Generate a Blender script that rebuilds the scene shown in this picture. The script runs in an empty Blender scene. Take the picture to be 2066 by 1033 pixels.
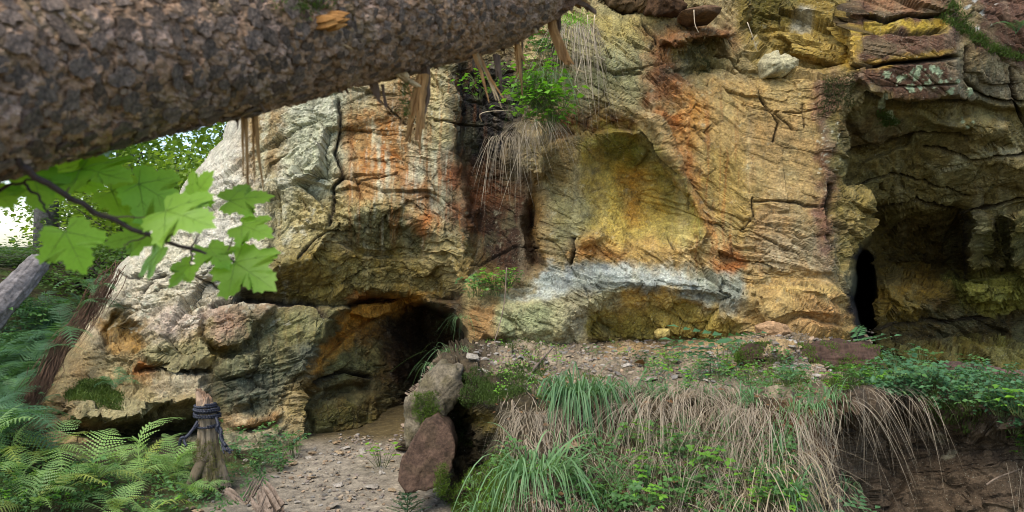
import bpy, math, random
import numpy as np
from mathutils import Vector, Matrix, Euler

random.seed(11)
rng = np.random.default_rng(7)
scene = bpy.context.scene
COL = scene.collection
F = 1620.0            # focal length in photograph pixels
EYE = 1.6             # camera height

# ------------------------------------------------------------------ camera, sky, sun, exposure
cam_data = bpy.data.cameras.new('camera')
cam = bpy.data.objects.new('camera', cam_data)
COL.objects.link(cam)
cam.location = (0, 0, EYE)
cam.rotation_euler = (math.radians(90), 0, 0)
cam_data.sensor_width = 36.0
cam_data.lens = 36.0 * F / 2066.0
cam_data.clip_start = 0.05
cam_data.clip_end = 900
cam_data.dof.use_dof = True
cam_data.dof.focus_distance = 6.6
cam_data.dof.aperture_fstop = 4.5
scene.camera = cam

world = bpy.data.worlds.new('World')
scene.world = world
world.use_nodes = True
wn = world.node_tree
wn.nodes.clear()
w_out = wn.nodes.new('ShaderNodeOutputWorld')
w_bg = wn.nodes.new('ShaderNodeBackground')
w_sky = wn.nodes.new('ShaderNodeTexSky')
w_sky.sky_type = 'NISHITA'
w_sky.sun_disc = False
SUN_EL, SUN_ROT = math.radians(56), math.radians(215)
w_sky.sun_elevation = SUN_EL
w_sky.sun_rotation = SUN_ROT
w_sky.air_density = 1.0
w_sky.dust_density = 1.2
w_sky.ozone_density = 0.0
wn.links.new(w_sky.outputs[0], w_bg.inputs[0])
w_bg.inputs[1].default_value = 0.13
wn.links.new(w_bg.outputs[0], w_out.inputs[0])

sun_data = bpy.data.lights.new('sun', 'SUN')
sun = bpy.data.objects.new('sun', sun_data)
COL.objects.link(sun)
sun_data.energy = 1.5
sun_data.angle = math.radians(40)
sun_data.color = (1.0, 0.93, 0.82)
sd_ = Vector((math.sin(SUN_ROT) * math.cos(SUN_EL), math.cos(SUN_ROT) * math.cos(SUN_EL), math.sin(SUN_EL)))
sun.rotation_euler = (-sd_).to_track_quat('-Z', 'Y').to_euler()

scene.view_settings.view_transform = 'Standard'
scene.view_settings.look = 'None'
scene.view_settings.gamma = 1.0
scene.view_settings.use_curve_mapping = False
scene.view_settings.exposure = 1.25
scene.render.engine = 'CYCLES'
scene.cycles.filter_width = 1.0
scene.cycles.max_bounces = 8
scene.cycles.diffuse_bounces = 5

# ------------------------------------------------------------------ helpers
def at(u, v, Y):
    return Vector(((u - 1033.0) / F * Y, Y, EYE - (v - 516.5) / F * Y))

def s2l(c):
    c = np.asarray(c, dtype=np.float32) / 255.0
    return np.where(c <= 0.04045, c / 12.92, ((c + 0.055) / 1.055) ** 2.4).astype(np.float32)

def sstep(x):
    x = np.clip(x, 0, 1)
    return x * x * (3 - 2 * x)

def _hash(ix, iy, seed):
    h = (ix.astype(np.uint32) * np.uint32(374761393)) ^ (iy.astype(np.uint32) * np.uint32(668265263)) ^ np.uint32((seed * 2246822519 + 3266489917) & 0xffffffff)
    h = (h ^ (h >> np.uint32(13))) * np.uint32(1274126177)
    h = h ^ (h >> np.uint32(16))
    h = h * np.uint32(2654435761)
    return h ^ (h >> np.uint32(15))

def rnd(ix, iy, seed):
    return (_hash(ix, iy, seed) & np.uint32(0xffff)).astype(np.float32) / 65535.0

def gnoise(x, y, seed=0):
    """gradient noise, about -1..1"""
    x = np.asarray(x, np.float32); y = np.asarray(y, np.float32)
    xi = np.floor(x); yi = np.floor(y)
    fx = x - xi; fy = y - yi
    xi = xi.astype(np.int32); yi = yi.astype(np.int32)
    def corner(dx, dy):
        a = rnd(xi + dx, yi + dy, seed) * (2 * math.pi)
        return np.cos(a) * (fx - dx) + np.sin(a) * (fy - dy)
    ux = fx * fx * fx * (fx * (fx * 6 - 15) + 10)
    uy = fy * fy * fy * (fy * (fy * 6 - 15) + 10)
    a = corner(0, 0) * (1 - ux) + corner(1, 0) * ux
    b = corner(0, 1) * (1 - ux) + corner(1, 1) * ux
    return (a * (1 - uy) + b * uy) * 1.5

def fbm(x, y, octv=4, seed=0, gain=0.5, lac=2.03):
    s = 0; a = 1.0; t = 0
    for i in range(octv):
        s = s + a * gnoise(x, y, seed + i * 17); t += a
        x = x * lac + 7.3; y = y * lac - 3.1; a *= gain
    return s / t

def ridged(x, y, octv=3, seed=0):
    s = 0; a = 1.0; t = 0
    for i in range(octv):
        s = s + a * (1 - np.abs(gnoise(x, y, seed + i * 13))); t += a
        x = x * 2.1 + 4.7; y = y * 2.1 - 1.3; a *= 0.5
    return s / t

def facets(x, y, seed=0, tilt=1.0):
    """broken-rock facets: every Voronoi cell a tilted plane; returns height and distance-to-edge"""
    x = np.asarray(x, np.float32); y = np.asarray(y, np.float32)
    xi = np.floor(x).astype(np.int32); yi = np.floor(y).astype(np.int32)
    d1 = np.full(x.shape, 9, np.float32); d2 = d1.copy()
    h = np.zeros(x.shape, np.float32)
    for dx in (-1, 0, 1):
        for dy in (-1, 0, 1):
            cx = xi + dx; cy = yi + dy
            px = cx + rnd(cx, cy, seed + 1); py = cy + rnd(cx, cy, seed + 2)
            rx = x - px; ry = y - py
            d = rx * rx + ry * ry
            hh = (rnd(cx, cy, seed + 3) - 0.5) * 0.8 + tilt * (rx * (rnd(cx, cy, seed + 4) - 0.5) + ry * (rnd(cx, cy, seed + 5) - 0.5)) * 2
            n = d < d1
            d2 = np.where(n, d1, np.minimum(d2, d))
            h = np.where(n, hh, h)
            d1 = np.where(n, d, d1)
    return h, np.sqrt(d2) - np.sqrt(d1)

def poly_sd(U, V, pts):
    """signed distance in pixels, positive inside"""
    d = np.full(U.shape, 1e9, np.float32); ins = np.zeros(U.shape, bool)
    n = len(pts)
    for i in range(n):
        ax, ay = pts[i]; bx, by = pts[(i + 1) % n]
        ex, ey = bx - ax, by - ay
        t = np.clip(((U - ax) * ex + (V - ay) * ey) / (ex * ex + ey * ey + 1e-9), 0, 1)
        d = np.minimum(d, (U - ax - t * ex) ** 2 + (V - ay - t * ey) ** 2)
        if ay != by:
            c = ((ay > V) != (by > V)) & (U < ex * (V - ay) / (by - ay) + ax)
            ins ^= c
    d = np.sqrt(d)
    return np.where(ins, d, -d)

def line_d(U, V, pts):
    d = np.full(U.shape, 1e9, np.float32)
    for i in range(len(pts) - 1):
        ax, ay = pts[i]; bx, by = pts[i + 1]
        ex, ey = bx - ax, by - ay
        t = np.clip(((U - ax) * ex + (V - ay) * ey) / (ex * ex + ey * ey + 1e-9), 0, 1)
        d = np.minimum(d, (U - ax - t * ex) ** 2 + (V - ay - t * ey) ** 2)
    return np.sqrt(d)

def window(U, V, pts, pad):
    """index box of the (regular in rows / columns) grid that covers pts, for cheap local work"""
    us = [p[0] for p in pts]; vs = [p[1] for p in pts]
    c = np.nonzero((U[0] > min(us) - pad) & (U[0] < max(us) + pad))[0]
    r = np.nonzero((V[:, 0] > min(vs) - pad) & (V[:, 0] < max(vs) + pad))[0]
    if len(c) == 0 or len(r) == 0:
        return None
    return (slice(r[0], r[-1] + 1), slice(c[0], c[-1] + 1))

def tps(P, U, V, smooth=1e-3):
    P = np.asarray(P, np.float64)
    xy = P[:, :2] / 1000; z = P[:, 2]
    def k(r2):
        return np.where(r2 > 1e-12, 0.5 * r2 * np.log(r2 + 1e-12), 0)
    n = len(P)
    K = k(((xy[:, None] - xy[None]) ** 2).sum(-1)) + smooth * np.eye(n)
    A = np.zeros((n + 3, n + 3)); A[:n, :n] = K; A[:n, n] = 1; A[:n, n + 1:] = xy
    A[n, :n] = 1; A[n + 1:, :n] = xy.T
    w = np.linalg.solve(A, np.r_[z, 0, 0, 0])
    x = U / 1000; y = V / 1000
    out = w[n] + w[n + 1] * x + w[n + 2] * y
    for i in range(n):
        out = out + w[i] * k((x - xy[i, 0]) ** 2 + (y - xy[i, 1]) ** 2)
    return out.astype(np.float32)

def link(name, me, mat=None, parent=None):
    o = bpy.data.objects.new(name, me)
    COL.objects.link(o)
    if mat is not None and len(me.materials) == 0:
        me.materials.append(mat)
    if parent is not None:
        o.parent = parent
    return o

def mesh_np(name, verts, faces, col=None, smooth=True):
    """verts (n,3), faces (m,3 or 4) int arrays"""
    me = bpy.data.meshes.new(name)
    verts = np.asarray(verts, np.float32); faces = np.asarray(faces, np.int32)
    k = faces.shape[1]
    me.vertices.add(len(verts)); me.vertices.foreach_set('co', verts.ravel())
    me.loops.add(faces.size); me.loops.foreach_set('vertex_index', faces.ravel())
    me.polygons.add(len(faces))
    me.polygons.foreach_set('loop_start', np.arange(0, faces.size, k, dtype=np.int32))
    me.polygons.foreach_set('use_smooth', np.full(len(faces), smooth, bool))
    if col is not None:
        a = me.color_attributes.new('Col', 'FLOAT_COLOR', 'POINT')
        c = np.ones((len(verts), 4), np.float32); c[:, :3] = col
        a.data.foreach_set('color', c.ravel())
    me.update(calc_edges=True)
    return me

class MB:
    """collects shapes for one mesh"""
    def __init__(self):
        self.v = []; self.f = []; self.c = []
    def add(self, v, f, c=(1, 1, 1)):
        b = len(self.v)
        self.v.extend([tuple(p) for p in v]); self.f.extend([tuple(i + b for i in q) for q in f])
        self.c.extend([tuple(c)] * len(v))
    def tube(self, path, rad, n=6, lobes=0, twist=0.0, c=(1, 1, 1), cap=True, flat=1.0):
        path = [Vector(p) for p in path]
        rings = []; up = Vector((0.13, 0.21, 1)).normalized()
        L = 0.0; vs = []
        for i, p in enumerate(path):
            t = (path[min(i + 1, len(path) - 1)] - path[max(i - 1, 0)])
            if t.length < 1e-9: t = Vector((0, 0, 1))
            t.normalize()
            if i: L += (p - path[i - 1]).length
            a = up - t * up.dot(t)
            if a.length < 1e-3: a = Vector((1, 0, 0)) - t * t.x
            a.normalize(); b = t.cross(a); up = a
            r = rad[i] if hasattr(rad, '__len__') else rad
            for j in range(n):
                th = 2 * math.pi * j / n
                rr = r
                if lobes: rr = r * (0.78 + 0.30 * abs(math.cos(lobes * 0.5 * th)))
                th2 = th + twist * L
                vs.append(p + a * (math.cos(th2) * rr) + b * (math.sin(th2) * rr * flat))
        fs = []
        m = len(path)
        for i in range(m - 1):
            for j in range(n):
                k = (j + 1) % n
                fs.append((i * n + j, i * n + k, (i + 1) * n + k, (i + 1) * n + j))
        if cap:
            fs.append(tuple(range(n - 1, -1, -1))); fs.append(tuple((m - 1) * n + j for j in range(n)))
        self.add(vs, fs, c)
    def mesh(self, name, smooth=True, color=False):
        me = bpy.data.meshes.new(name)
        me.from_pydata(self.v, [], self.f)
        if smooth:
            me.polygons.foreach_set('use_smooth', np.ones(len(me.polygons), bool))
        if color:
            a = me.color_attributes.new('Col', 'FLOAT_COLOR', 'POINT')
            c = np.ones((len(self.v), 4), np.float32); c[:, :3] = np.array(self.c)
            a.data.foreach_set('color', c.ravel())
        me.update()
        return me
    def obj(self, name, mat, parent=None, smooth=True, color=False):
        return link(name, self.mesh(name, smooth, color), mat, parent)

def tag(o, label=None, cat=None, group=None, kind=None):
    if label: o['label'] = label
    if cat: o['category'] = cat
    if group: o['group'] = group
    if kind: o['kind'] = kind
    return o

def thing(name, label, cat, loc=(0, 0, 0), group=None):
    o = bpy.data.objects.new(name, None)
    o.empty_display_size = 0.1
    COL.objects.link(o)
    o.location = loc
    return tag(o, label, cat, group)

def copy_tree(o, parent=None):
    c = o.copy(); COL.objects.link(c)
    if parent is not None:
        c.parent = parent
    for ch in list(o.children):
        copy_tree(ch, c)
    return c

# ------------------------------------------------------------------ materials
def base_mat(name):
    m = bpy.data.materials.new(name); m.use_nodes = True
    nt = m.node_tree
    p = nt.nodes['Principled BSDF']
    return m, nt, p

def _noise(nt, vec, scale, detail=4, rough=0.55, dist=0.0):
    n = nt.nodes.new('ShaderNodeTexNoise')
    n.inputs['Scale'].default_value = scale; n.inputs['Detail'].default_value = detail
    n.inputs['Roughness'].default_value = rough; n.inputs['Distortion'].default_value = dist
    if vec is not None: nt.links.new(vec, n.inputs['Vector'])
    return n.outputs['Fac']

def _ramp(nt, fac, stops):
    r = nt.nodes.new('ShaderNodeValToRGB')
    while len(r.color_ramp.elements) < len(stops): r.color_ramp.elements.new(0.5)
    for e, (p, c) in zip(r.color_ramp.elements, stops):
        e.position = p
        e.color = (c[0], c[1], c[2], 1) if hasattr(c, '__len__') else (c, c, c, 1)
    nt.links.new(fac, r.inputs[0])
    return r.outputs[0]

def _mul(nt, a, b, fac=1.0, mode='MULTIPLY'):
    m = nt.nodes.new('ShaderNodeMix'); m.data_type = 'RGBA'; m.blend_type = mode
    m.inputs[0].default_value = fac
    nt.links.new(a, m.inputs[6])
    if hasattr(b, 'is_linked') or isinstance(b, bpy.types.NodeSocket): nt.links.new(b, m.inputs[7])
    else: m.inputs[7].default_value = (b[0], b[1], b[2], 1)
    return m.outputs[2]

def rock_mat(name, attr=True, color=(0.3, 0.25, 0.15), bump=0.5, fine=55.0, rough=0.92, spec=0.25, contrast=1.0, speck=True, bdist=0.012):
    m, nt, p = base_mat(name)
    tc = nt.nodes.new('ShaderNodeTexCoord'); vec = tc.outputs['Object']
    if attr:
        a = nt.nodes.new('ShaderNodeAttribute'); a.attribute_name = 'Col'; base = a.outputs['Color']
    else:
        a = nt.nodes.new('ShaderNodeRGB'); a.outputs[0].default_value = (*color, 1); base = a.outputs[0]
        oi = nt.nodes.new('ShaderNodeObjectInfo')
        base = _mul(nt, base, _ramp(nt, oi.outputs['Random'], [(0, (0.72, 0.66, 0.6)), (0.5, (1, 1, 1)), (1, (1.25, 1.25, 1.3))]))
    c = 0.5 * contrast
    n1 = _noise(nt, vec, fine * 0.22, 6, 0.65)
    base = _mul(nt, base, _ramp(nt, n1, [(0.25, 1 - c), (0.5, 1.0), (0.75, 1 + c * 0.75)]))
    n2 = _noise(nt, vec, fine, 4, 0.7)
    base = _mul(nt, base, _ramp(nt, n2, [(0.3, 1 - c * 0.8), (0.55, 1.0), (0.75, 1 + c * 0.6)]))
    if speck:
        n3 = _noise(nt, vec, fine * 1.7, 2, 0.5)
        mm = nt.nodes.new('ShaderNodeMix'); mm.data_type = 'RGBA'
        nt.links.new(_ramp(nt, n3, [(0.66, 0.0), (0.72, 0.55)]), mm.inputs[0])
        nt.links.new(base, mm.inputs[6]); mm.inputs[7].default_value = (0.42, 0.40, 0.30, 1)
        base = mm.outputs[2]
    nt.links.new(base, p.inputs['Base Color'])
    p.inputs['Roughness'].default_value = rough
    p.inputs['Specular IOR Level'].default_value = spec
    b = nt.nodes.new('ShaderNodeBump'); b.inputs['Strength'].default_value = bump; b.inputs['Distance'].default_value = bdist
    ad = nt.nodes.new('ShaderNodeMath'); ad.operation = 'ADD'
    nt.links.new(n1, ad.inputs[0]); nt.links.new(n2, ad.inputs[1])
    nt.links.new(ad.outputs[0], b.inputs['Height'])
    nt.links.new(b.outputs[0], p.inputs['Normal'])
    return m

def leaf_mat(name, color, color2=None, trans=0.35, rough=0.5, vary=0.35, scale=9.0, spec=0.3, attr=False, tcol=None):
    m, nt, p = base_mat(name)
    tc = nt.nodes.new('ShaderNodeTexCoord')
    oi = nt.nodes.new('ShaderNodeObjectInfo')
    color2 = color2 or tuple(c * 0.6 for c in color)
    geo = nt.nodes.new('ShaderNodeNewGeometry')
    mixv = nt.nodes.new('ShaderNodeMix'); mixv.data_type = 'RGBA'
    mixv.inputs[6].default_value = (*color, 1); mixv.inputs[7].default_value = (*color2, 1)
    n = _noise(nt, tc.outputs['Object'], scale, 3, 0.6)
    av = nt.nodes.new('ShaderNodeMath'); av.operation = 'MULTIPLY_ADD'
    nt.links.new(geo.outputs['Random Per Island'], av.inputs[0]); av.inputs[1].default_value = 0.55
    nt.links.new(_ramp(nt, n, [(0.3, 0.0), (0.7, 0.55)]), av.inputs[2])
    nt.links.new(av.outputs[0], mixv.inputs[0])
    base = mixv.outputs[2]
    base = _mul(nt, base, _ramp(nt, oi.outputs['Random'], [(0, (1 - vary, 1 - vary, 1 - vary * 0.9)), (0.5, (1, 1, 1)), (1, (1 + vary, 1 + vary * 0.75, 1 + vary * 0.3))]))
    if attr:
        a = nt.nodes.new('ShaderNodeAttribute'); a.attribute_name = 'Col'
        base = _mul(nt, base, a.outputs['Color'])
    nt.links.new(base, p.inputs['Base Color'])
    p.inputs['Roughness'].default_value = rough; p.inputs['Specular IOR Level'].default_value = spec
    if trans > 0:
        tr = nt.nodes.new('ShaderNodeBsdfTranslucent')
        nt.links.new(_mul(nt, base, tcol or (1.15, 1.25, 0.55)), tr.inputs[0])
        mx = nt.nodes.new('ShaderNodeMixShader'); mx.inputs[0].default_value = trans
        nt.links.new(p.outputs[0], mx.inputs[1]); nt.links.new(tr.outputs[0], mx.inputs[2])
        nt.links.new(mx.outputs[0], nt.nodes['Material Output'].inputs[0])
    return m

def wood_mat(name, color, color2, scale=(30, 30, 4), bump=0.4, rough=0.85, attr=False):
    m, nt, p = base_mat(name)
    tc = nt.nodes.new('ShaderNodeTexCoord')
    mp = nt.nodes.new('ShaderNodeMapping'); mp.inputs['Scale'].default_value = scale
    nt.links.new(tc.outputs['Object'], mp.inputs[0])
    n = _noise(nt, mp.outputs[0], 1.0, 6, 0.65, 0.4)
    base = _ramp(nt, n, [(0.28, color2), (0.5, color), (0.72, tuple(min(1, c * 1.35) for c in color))])
    n2 = _noise(nt, tc.outputs['Object'], 14, 4)
    base = _mul(nt, base, _ramp(nt, n2, [(0.3, 0.65), (0.7, 1.2)]))
    if attr:
        a = nt.nodes.new('ShaderNodeAttribute'); a.attribute_name = 'Col'
        base = _mul(nt, base, a.outputs['Color'])
    nt.links.new(base, p.inputs['Base Color'])
    p.inputs['Roughness'].default_value = rough; p.inputs['Specular IOR Level'].default_value = 0.2
    b = nt.nodes.new('ShaderNodeBump'); b.inputs['Strength'].default_value = bump; b.inputs['Distance'].default_value = 0.006
    nt.links.new(n, b.inputs['Height']); nt.links.new(b.outputs[0], p.inputs['Normal'])
    return m

M_ROCK = rock_mat('cliff_rock', bump=0.8, fine=52, contrast=1.15, bdist=0.02)
M_SOIL = rock_mat('earth', bump=0.7, fine=70, contrast=1.2)
M_BOULDER = rock_mat('boulder_rock', bump=0.7, fine=60, contrast=1.3, speck=False, bdist=0.012)
M_GROUND = rock_mat('ground_earth', bump=0.6, fine=60, contrast=1.2)
# ------------------------------------------------------------------ the cliff
def blur(a, r):
    for ax in (0, 1):
        c = np.cumsum(np.pad(a, [(r + 1, r) if i == ax else (0, 0) for i in range(a.ndim)], mode='edge'), axis=ax)
        n = 2 * r + 1
        sl1 = [slice(None)] * a.ndim; sl0 = [slice(None)] * a.ndim
        sl1[ax] = slice(n, None); sl0[ax] = slice(0, -n)
        a = (c[tuple(sl1)] - c[tuple(sl0)]) / n
    return a
def axis(lo, a, b, hi, step, far):
    left = np.arange(a - step, lo, -far)[::-1] if lo < a else np.array([])
    return np.concatenate([np.arange(lo, a, far), np.arange(a, b, step), np.arange(b, hi + far, far)]).astype(np.float32)

cu = axis(-120, -20, 2090, 2520, 2.5, 9.0)
cv = axis(-430, -12, 905, 960, 2.3, 9.0)
U, V = np.meshgrid(cu, cv)
CUT = [(-430, 545), (100, 515), (190, 492), (235, 462), (280, 442), (330, 405), (370, 372), (430, 330), (540, 236), (600, 196), (680, 146), (760, 92), (830, 30), (900, -50), (960, -120)]
ucut = np.interp(V, [c[0] for c in CUT], [c[1] for c in CUT]).astype(np.float32)
ucut = ucut + 9 * fbm(V / 38, V * 0 + 3.3, 3, 91)

BASE = [(300, 300, 8.6), (450, 200, 8.5), (450, 400, 7.9), (300, 560, 7.6), (200, 650, 7.5), (150, 800, 7.1), (420, 560, 7.4), (600, 300, 8.0), (600, 480, 7.5),
        (750, 300, 7.85), (870, 200, 7.75), (880, 400, 7.6), (800, 420, 7.6), (1000, 200, 7.8), (1000, 450, 7.75), (1200, 100, 7.35), (1200, 300, 7.3), (1200, 500, 7.25),
        (1500, 100, 7.5), (1500, 300, 7.25), (1500, 500, 7.15), (1300, 560, 7.15), (1300, 640, 7.25), (1650, 200, 7.2), (1650, 450, 7.15), (1650, 640, 6.9), (1850, 100, 7.0),
        (1850, 250, 7.3), (2050, 150, 7.4), (2050, 300, 7.7), (1850, 500, 7.7), (2050, 600, 7.8), (1850, 720, 7.7), (400, 700, 7.15), (400, 880, 6.9), (560, 700, 7.25), (560, 880, 6.9),
        (750, 600, 7.4), (750, 880, 7.1), (1000, 600, 7.25), (1000, 700, 7.15), (1300, 720, 7.3), (1300, 900, 7.3), (2100, 900, 7.5), (500, -300, 9.6), (1000, -350, 9.2),
        (1500, -350, 8.9), (2100, -350, 8.7), (2400, 300, 7.4), (0, 900, 7.0), (60, 760, 7.6)]
cs = tps(BASE, *np.meshgrid(np.linspace(-120, 2520, 180), np.linspace(-430, 970, 100)))
def coarse(arr, lo_u, hi_u, lo_v, hi_v):
    nu, nv = arr.shape[1], arr.shape[0]
    x = np.clip((U - lo_u) / (hi_u - lo_u) * (nu - 1), 0, nu - 1.001); y = np.clip((V - lo_v) / (hi_v - lo_v) * (nv - 1), 0, nv - 1.001)
    xi = x.astype(np.int32); yi = y.astype(np.int32); fx = x - xi; fy = y - yi
    return (arr[yi, xi] * (1 - fx) + arr[yi, xi + 1] * fx) * (1 - fy) + (arr[yi + 1, xi] * (1 - fx) + arr[yi + 1, xi + 1] * fx) * fy
D = coarse(cs, -120, 2520, -430, 970).astype(np.float32)

wu = 13 * fbm(U / 70, V / 70, 5, 3, 0.55); wv = 11 * fbm(U / 70 + 31, V / 60, 5, 5, 0.55)
UW = U + wu; VW = V + wv

def step(pts, amt, win, outw=0.0):
    """surface stepped back (amt>0) or proud (amt<0) inside pts; full depth win pixels inside the edge"""
    w = window(U, V, pts, 60 + outw)
    if w is None: return
    s = poly_sd(UW[w], VW[w], pts)
    D[w] += amt * sstep((s + outw) / (win + outw))

def ramp(top, bot, amt, pw=1.0):
    """an overhang: the surface runs back by amt from the lip (top line) to the bottom line"""
    a = np.interp(UW, [p[0] for p in top], [p[1] for p in top], left=np.nan, right=np.nan)
    b = np.interp(UW, [p[0] for p in bot], [p[1] for p in bot], left=np.nan, right=np.nan)
    t = (VW - a) / np.maximum(b - a, 1.0)
    e0 = max(top[0][0], bot[0][0]); e1 = min(top[-1][0], bot[-1][0])
    fade = sstep((UW - e0) / 25) * sstep((e1 - UW) / 25)
    ok = (t > 0) & (t < 1)
    D[:] = np.where(ok, D + amt * fade * np.clip(t, 0, 1) ** pw, D)

# left cave
ramp([(470, 590), (560, 535), (640, 515), (672, 472), (702, 450), (762, 424), (807, 417), (853, 443), (893, 483), (935, 575)],
     [(470, 602), (560, 611), (626, 616), (674, 624), (772, 606), (905, 608), (935, 610)], 0.68, 0.9)
ramp([(668, 470), (722, 432), (807, 420), (860, 447), (900, 490)], [(668, 478), (722, 512), (800, 528), (853, 522), (900, 496)], 0.13, 0.7)
def hollow(pts, win, fn):
    w = window(U, V, pts, 60)
    D[w] += sstep((poly_sd(UW[w], VW[w], pts) + 2) / (win + 2)) * fn(UW[w], VW[w])
hollow([(676, 634), (640, 715), (628, 770), (606, 800), (606, 892), (850, 900), (925, 890), (945, 720), (938, 668), (914, 634), (878, 612), (830, 600), (772, 592), (722, 600), (694, 616)], 16,
       lambda u, v: np.clip(0.52 + (u - 640) * 0.0048, 0.3, 2.5) + 0.8 * sstep((u - 785) / 90) - 0.35 * sstep((v - 765) / 50) * sstep((800 - u) / 60) * np.clip(0.5 + (u - 640) * .006, 0.3, 1))
step([(636, 770), (690, 700), (752, 655), (800, 628), (700, 628), (660, 690)], 0.35, 20)
step([(560, 690), (690, 690), (745, 755), (735, 790), (640, 800), (600, 780)], -0.18, 30)
step([(634, 765), (648, 700), (684, 640), (760, 606), (850, 602), (850, 618), (760, 648), (700, 700), (664, 752)], -0.10, 14)
step([(610, 810), (700, 790), (760, 820), (780, 860), (740, 890), (620, 892)], -0.16, 24)
step([(640, 780), (740, 765), (760, 790), (650, 815)], 0.12, 14)
# blocks of the lower left
step([(415, 613), (490, 608), (560, 620), (520, 660), (490, 706), (415, 692)], -0.2, 12)
step([(405, 690), (490, 704), (500, 690), (490, 730), (420, 728)], 0.16, 14)
step([(185, 648), (228, 622), (262, 632), (292, 650), (280, 700), (235, 705), (205, 690)], 0.34, 26)
step([(205, 690), (240, 662), (262, 676), (240, 706)], -0.16, 14)
step([(300, 655), (400, 600), (415, 690), (440, 722), (360, 745), (285, 722)], -0.14, 10)
ramp([(265, 728), (330, 742), (440, 738)], [(265, 745), (330, 752), (440, 755)], 0.32)
step([(300, 770), (330, 752), (410, 752), (425, 790), (340, 815), (280, 800)], -0.2, 14)
step([(120, 812), (150, 795), (270, 790), (345, 800), (420, 775), (430, 815), (330, 830), (262, 862), (135, 850)], -0.42, 16)
ramp([(110, 850), (262, 862), (330, 832), (440, 815)], [(110, 872), (262, 895), (340, 880), (440, 868)], 0.55, 0.8)
step([(440, 722), (520, 690), (660, 640), (640, 740), (560, 815), (470, 820)], -0.12, 22)
step([(440, 760), (560, 742), (650, 755), (560, 790), (470, 790)], 0.07, 6)
step([(452, 842), (500, 828), (552, 845), (500, 868), (460, 866)], -0.12, 6)
step([(460, 866), (496, 838), (570, 833), (553, 862)], -0.1, 5)
step([(380, 880), (460, 860), (570, 862), (610, 900), (600, 960), (380, 960)], -0.25, 20)
# cracks / steps of the upper left
step([(372, 372), (480, 300), (560, 420), (545, 520), (430, 560), (300, 560)], -0.06, 10)
step([(585, 190), (682, 200), (690, 262), (678, 302), (700, 352), (672, 385), (600, 360), (590, 280)], -0.10, 8)
step([(540, 330), (590, 300), (600, 330), (545, 375)], 0.08, 8)
step([(700, 250), (790, 230), (800, 390), (720, 410)], 0.05, 10)
# dark wet recess, nose below the grass, alcove
step([(915, -430), (1000, -430), (1085, 60), (1062, 200), (1046, 300), (1050, 330), (1086, 372), (1100, 480), (1102, 548), (965, 575), (930, 520), (945, 440), (912, 300)], 0.42, 26)
step([(1086, 372), (1100, 480), (1102, 548), (1060, 555), (1050, 450), (1060, 380)], 0.35, 25)
step([(1040, 262), (1100, 250), (1130, 300), (1110, 372), (1078, 375), (1048, 345)], -0.28, 26)
ramp([(1100, 225), (1150, 212), (1220, 208), (1300, 228)], [(1100, 290), (1150, 276), (1220, 264), (1300, 266)], 0.13)
step([(1172, 290), (1215, 264), (1288, 262), (1330, 300), (1360, 350), (1402, 405), (1415, 450), (1380, 508), (1230, 505), (1178, 470), (1150, 390), (1150, 330)], 0.48, 95)
hollow([(1150, 285), (1200, 266), (1288, 266), (1328, 302), (1358, 352), (1400, 407), (1415, 455), (1380, 506), (1200, 520), (1060, 500), (1090, 330)], 12,
       lambda u, v: 0.20 * sstep((u - 1215) / 110) * sstep((520 - v) / 140))
step([(1288, 228), (1335, 225), (1372, 300), (1398, 390), (1440, 470), (1412, 522), (1386, 506), (1416, 450), (1396, 400), (1357, 345), (1328, 295)], -0.13, 14)
step([(1170, 470), (1215, 455), (1240, 480), (1200, 500), (1160, 498)], -0.12, 14)
# pale band at the foot
step([(1055, 588), (1110, 560), (1180, 538), (1250, 530), (1320, 541), (1400, 545), (1470, 568), (1560, 590), (1560, 645), (1400, 602), (1330, 597), (1240, 622), (1185, 655), (1150, 700), (950, 700), (940, 622)], -0.16, 36)
ramp([(1178, 668), (1240, 622), (1330, 600), (1380, 600), (1430, 622), (1520, 645)], [(1178, 705), (1250, 702), (1400, 700), (1520, 690)], 0.24, 0.7)
ramp([(1100, 560), (1250, 553), (1400, 566), (1520, 592)], [(1100, 570), (1250, 564), (1400, 580), (1520, 600)], 0.06)
step([(1515, 592), (1560, 574), (1650, 580), (1705, 610), (1740, 662), (1735, 720), (1650, 720), (1550, 650)], -0.3, 24)
step([(1560, 588), (1640, 560), (1722, 600), (1690, 614)], -0.14, 8)
ramp([(1545, 640), (1600, 620), (1735, 640)], [(1545, 652), (1600, 640), (1735, 665)], 0.12)
# upper wall
step([(1200, -430), (1330, -430), (1322, 20), (1260, 34), (1205, 8)], 0.4, 14)
step([(1365, 110), (1400, 84), (1455, 78), (1482, 108), (1440, 160), (1392, 162)], 0.13, 20)
step([(1400, 100), (1430, 92), (1440, 140), (1405, 150)], -0.12, 12)
step([(1318, 62), (1420, 42), (1500, 60), (1455, 80), (1370, 100), (1330, 92)], -0.2, 14)
step([(1470, -430), (1722, -430), (1716, 128), (1640, 150), (1590, 146), (1545, 108), (1500, 60)], 0.36, 12)
step([(1560, 60), (1640, 50), (1700, 90), (1716, 128), (1640, 132), (1590, 110)], -0.16, 14)
step([(1640, 150), (1745, 150), (1702, 241), (1697, 297), (1707, 327), (1672, 372), (1669, 500), (1655, 500), (1648, 300)], -0.08, 12)
step([(1716, -430), (1912, -430), (1928, 30), (1945, 198), (1828, 206), (1747, 192), (1712, 133)], -0.16, 8)
step([(1697, 45), (1722, 59), (1798, 59), (1910, 58), (1908, 28), (1828, 28), (1788, 38), (1737, 25)], 0.07, 5)
step([(1500, 430), (1690, 430), (1690, 560), (1480, 548)], -0.08, 16)
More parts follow.
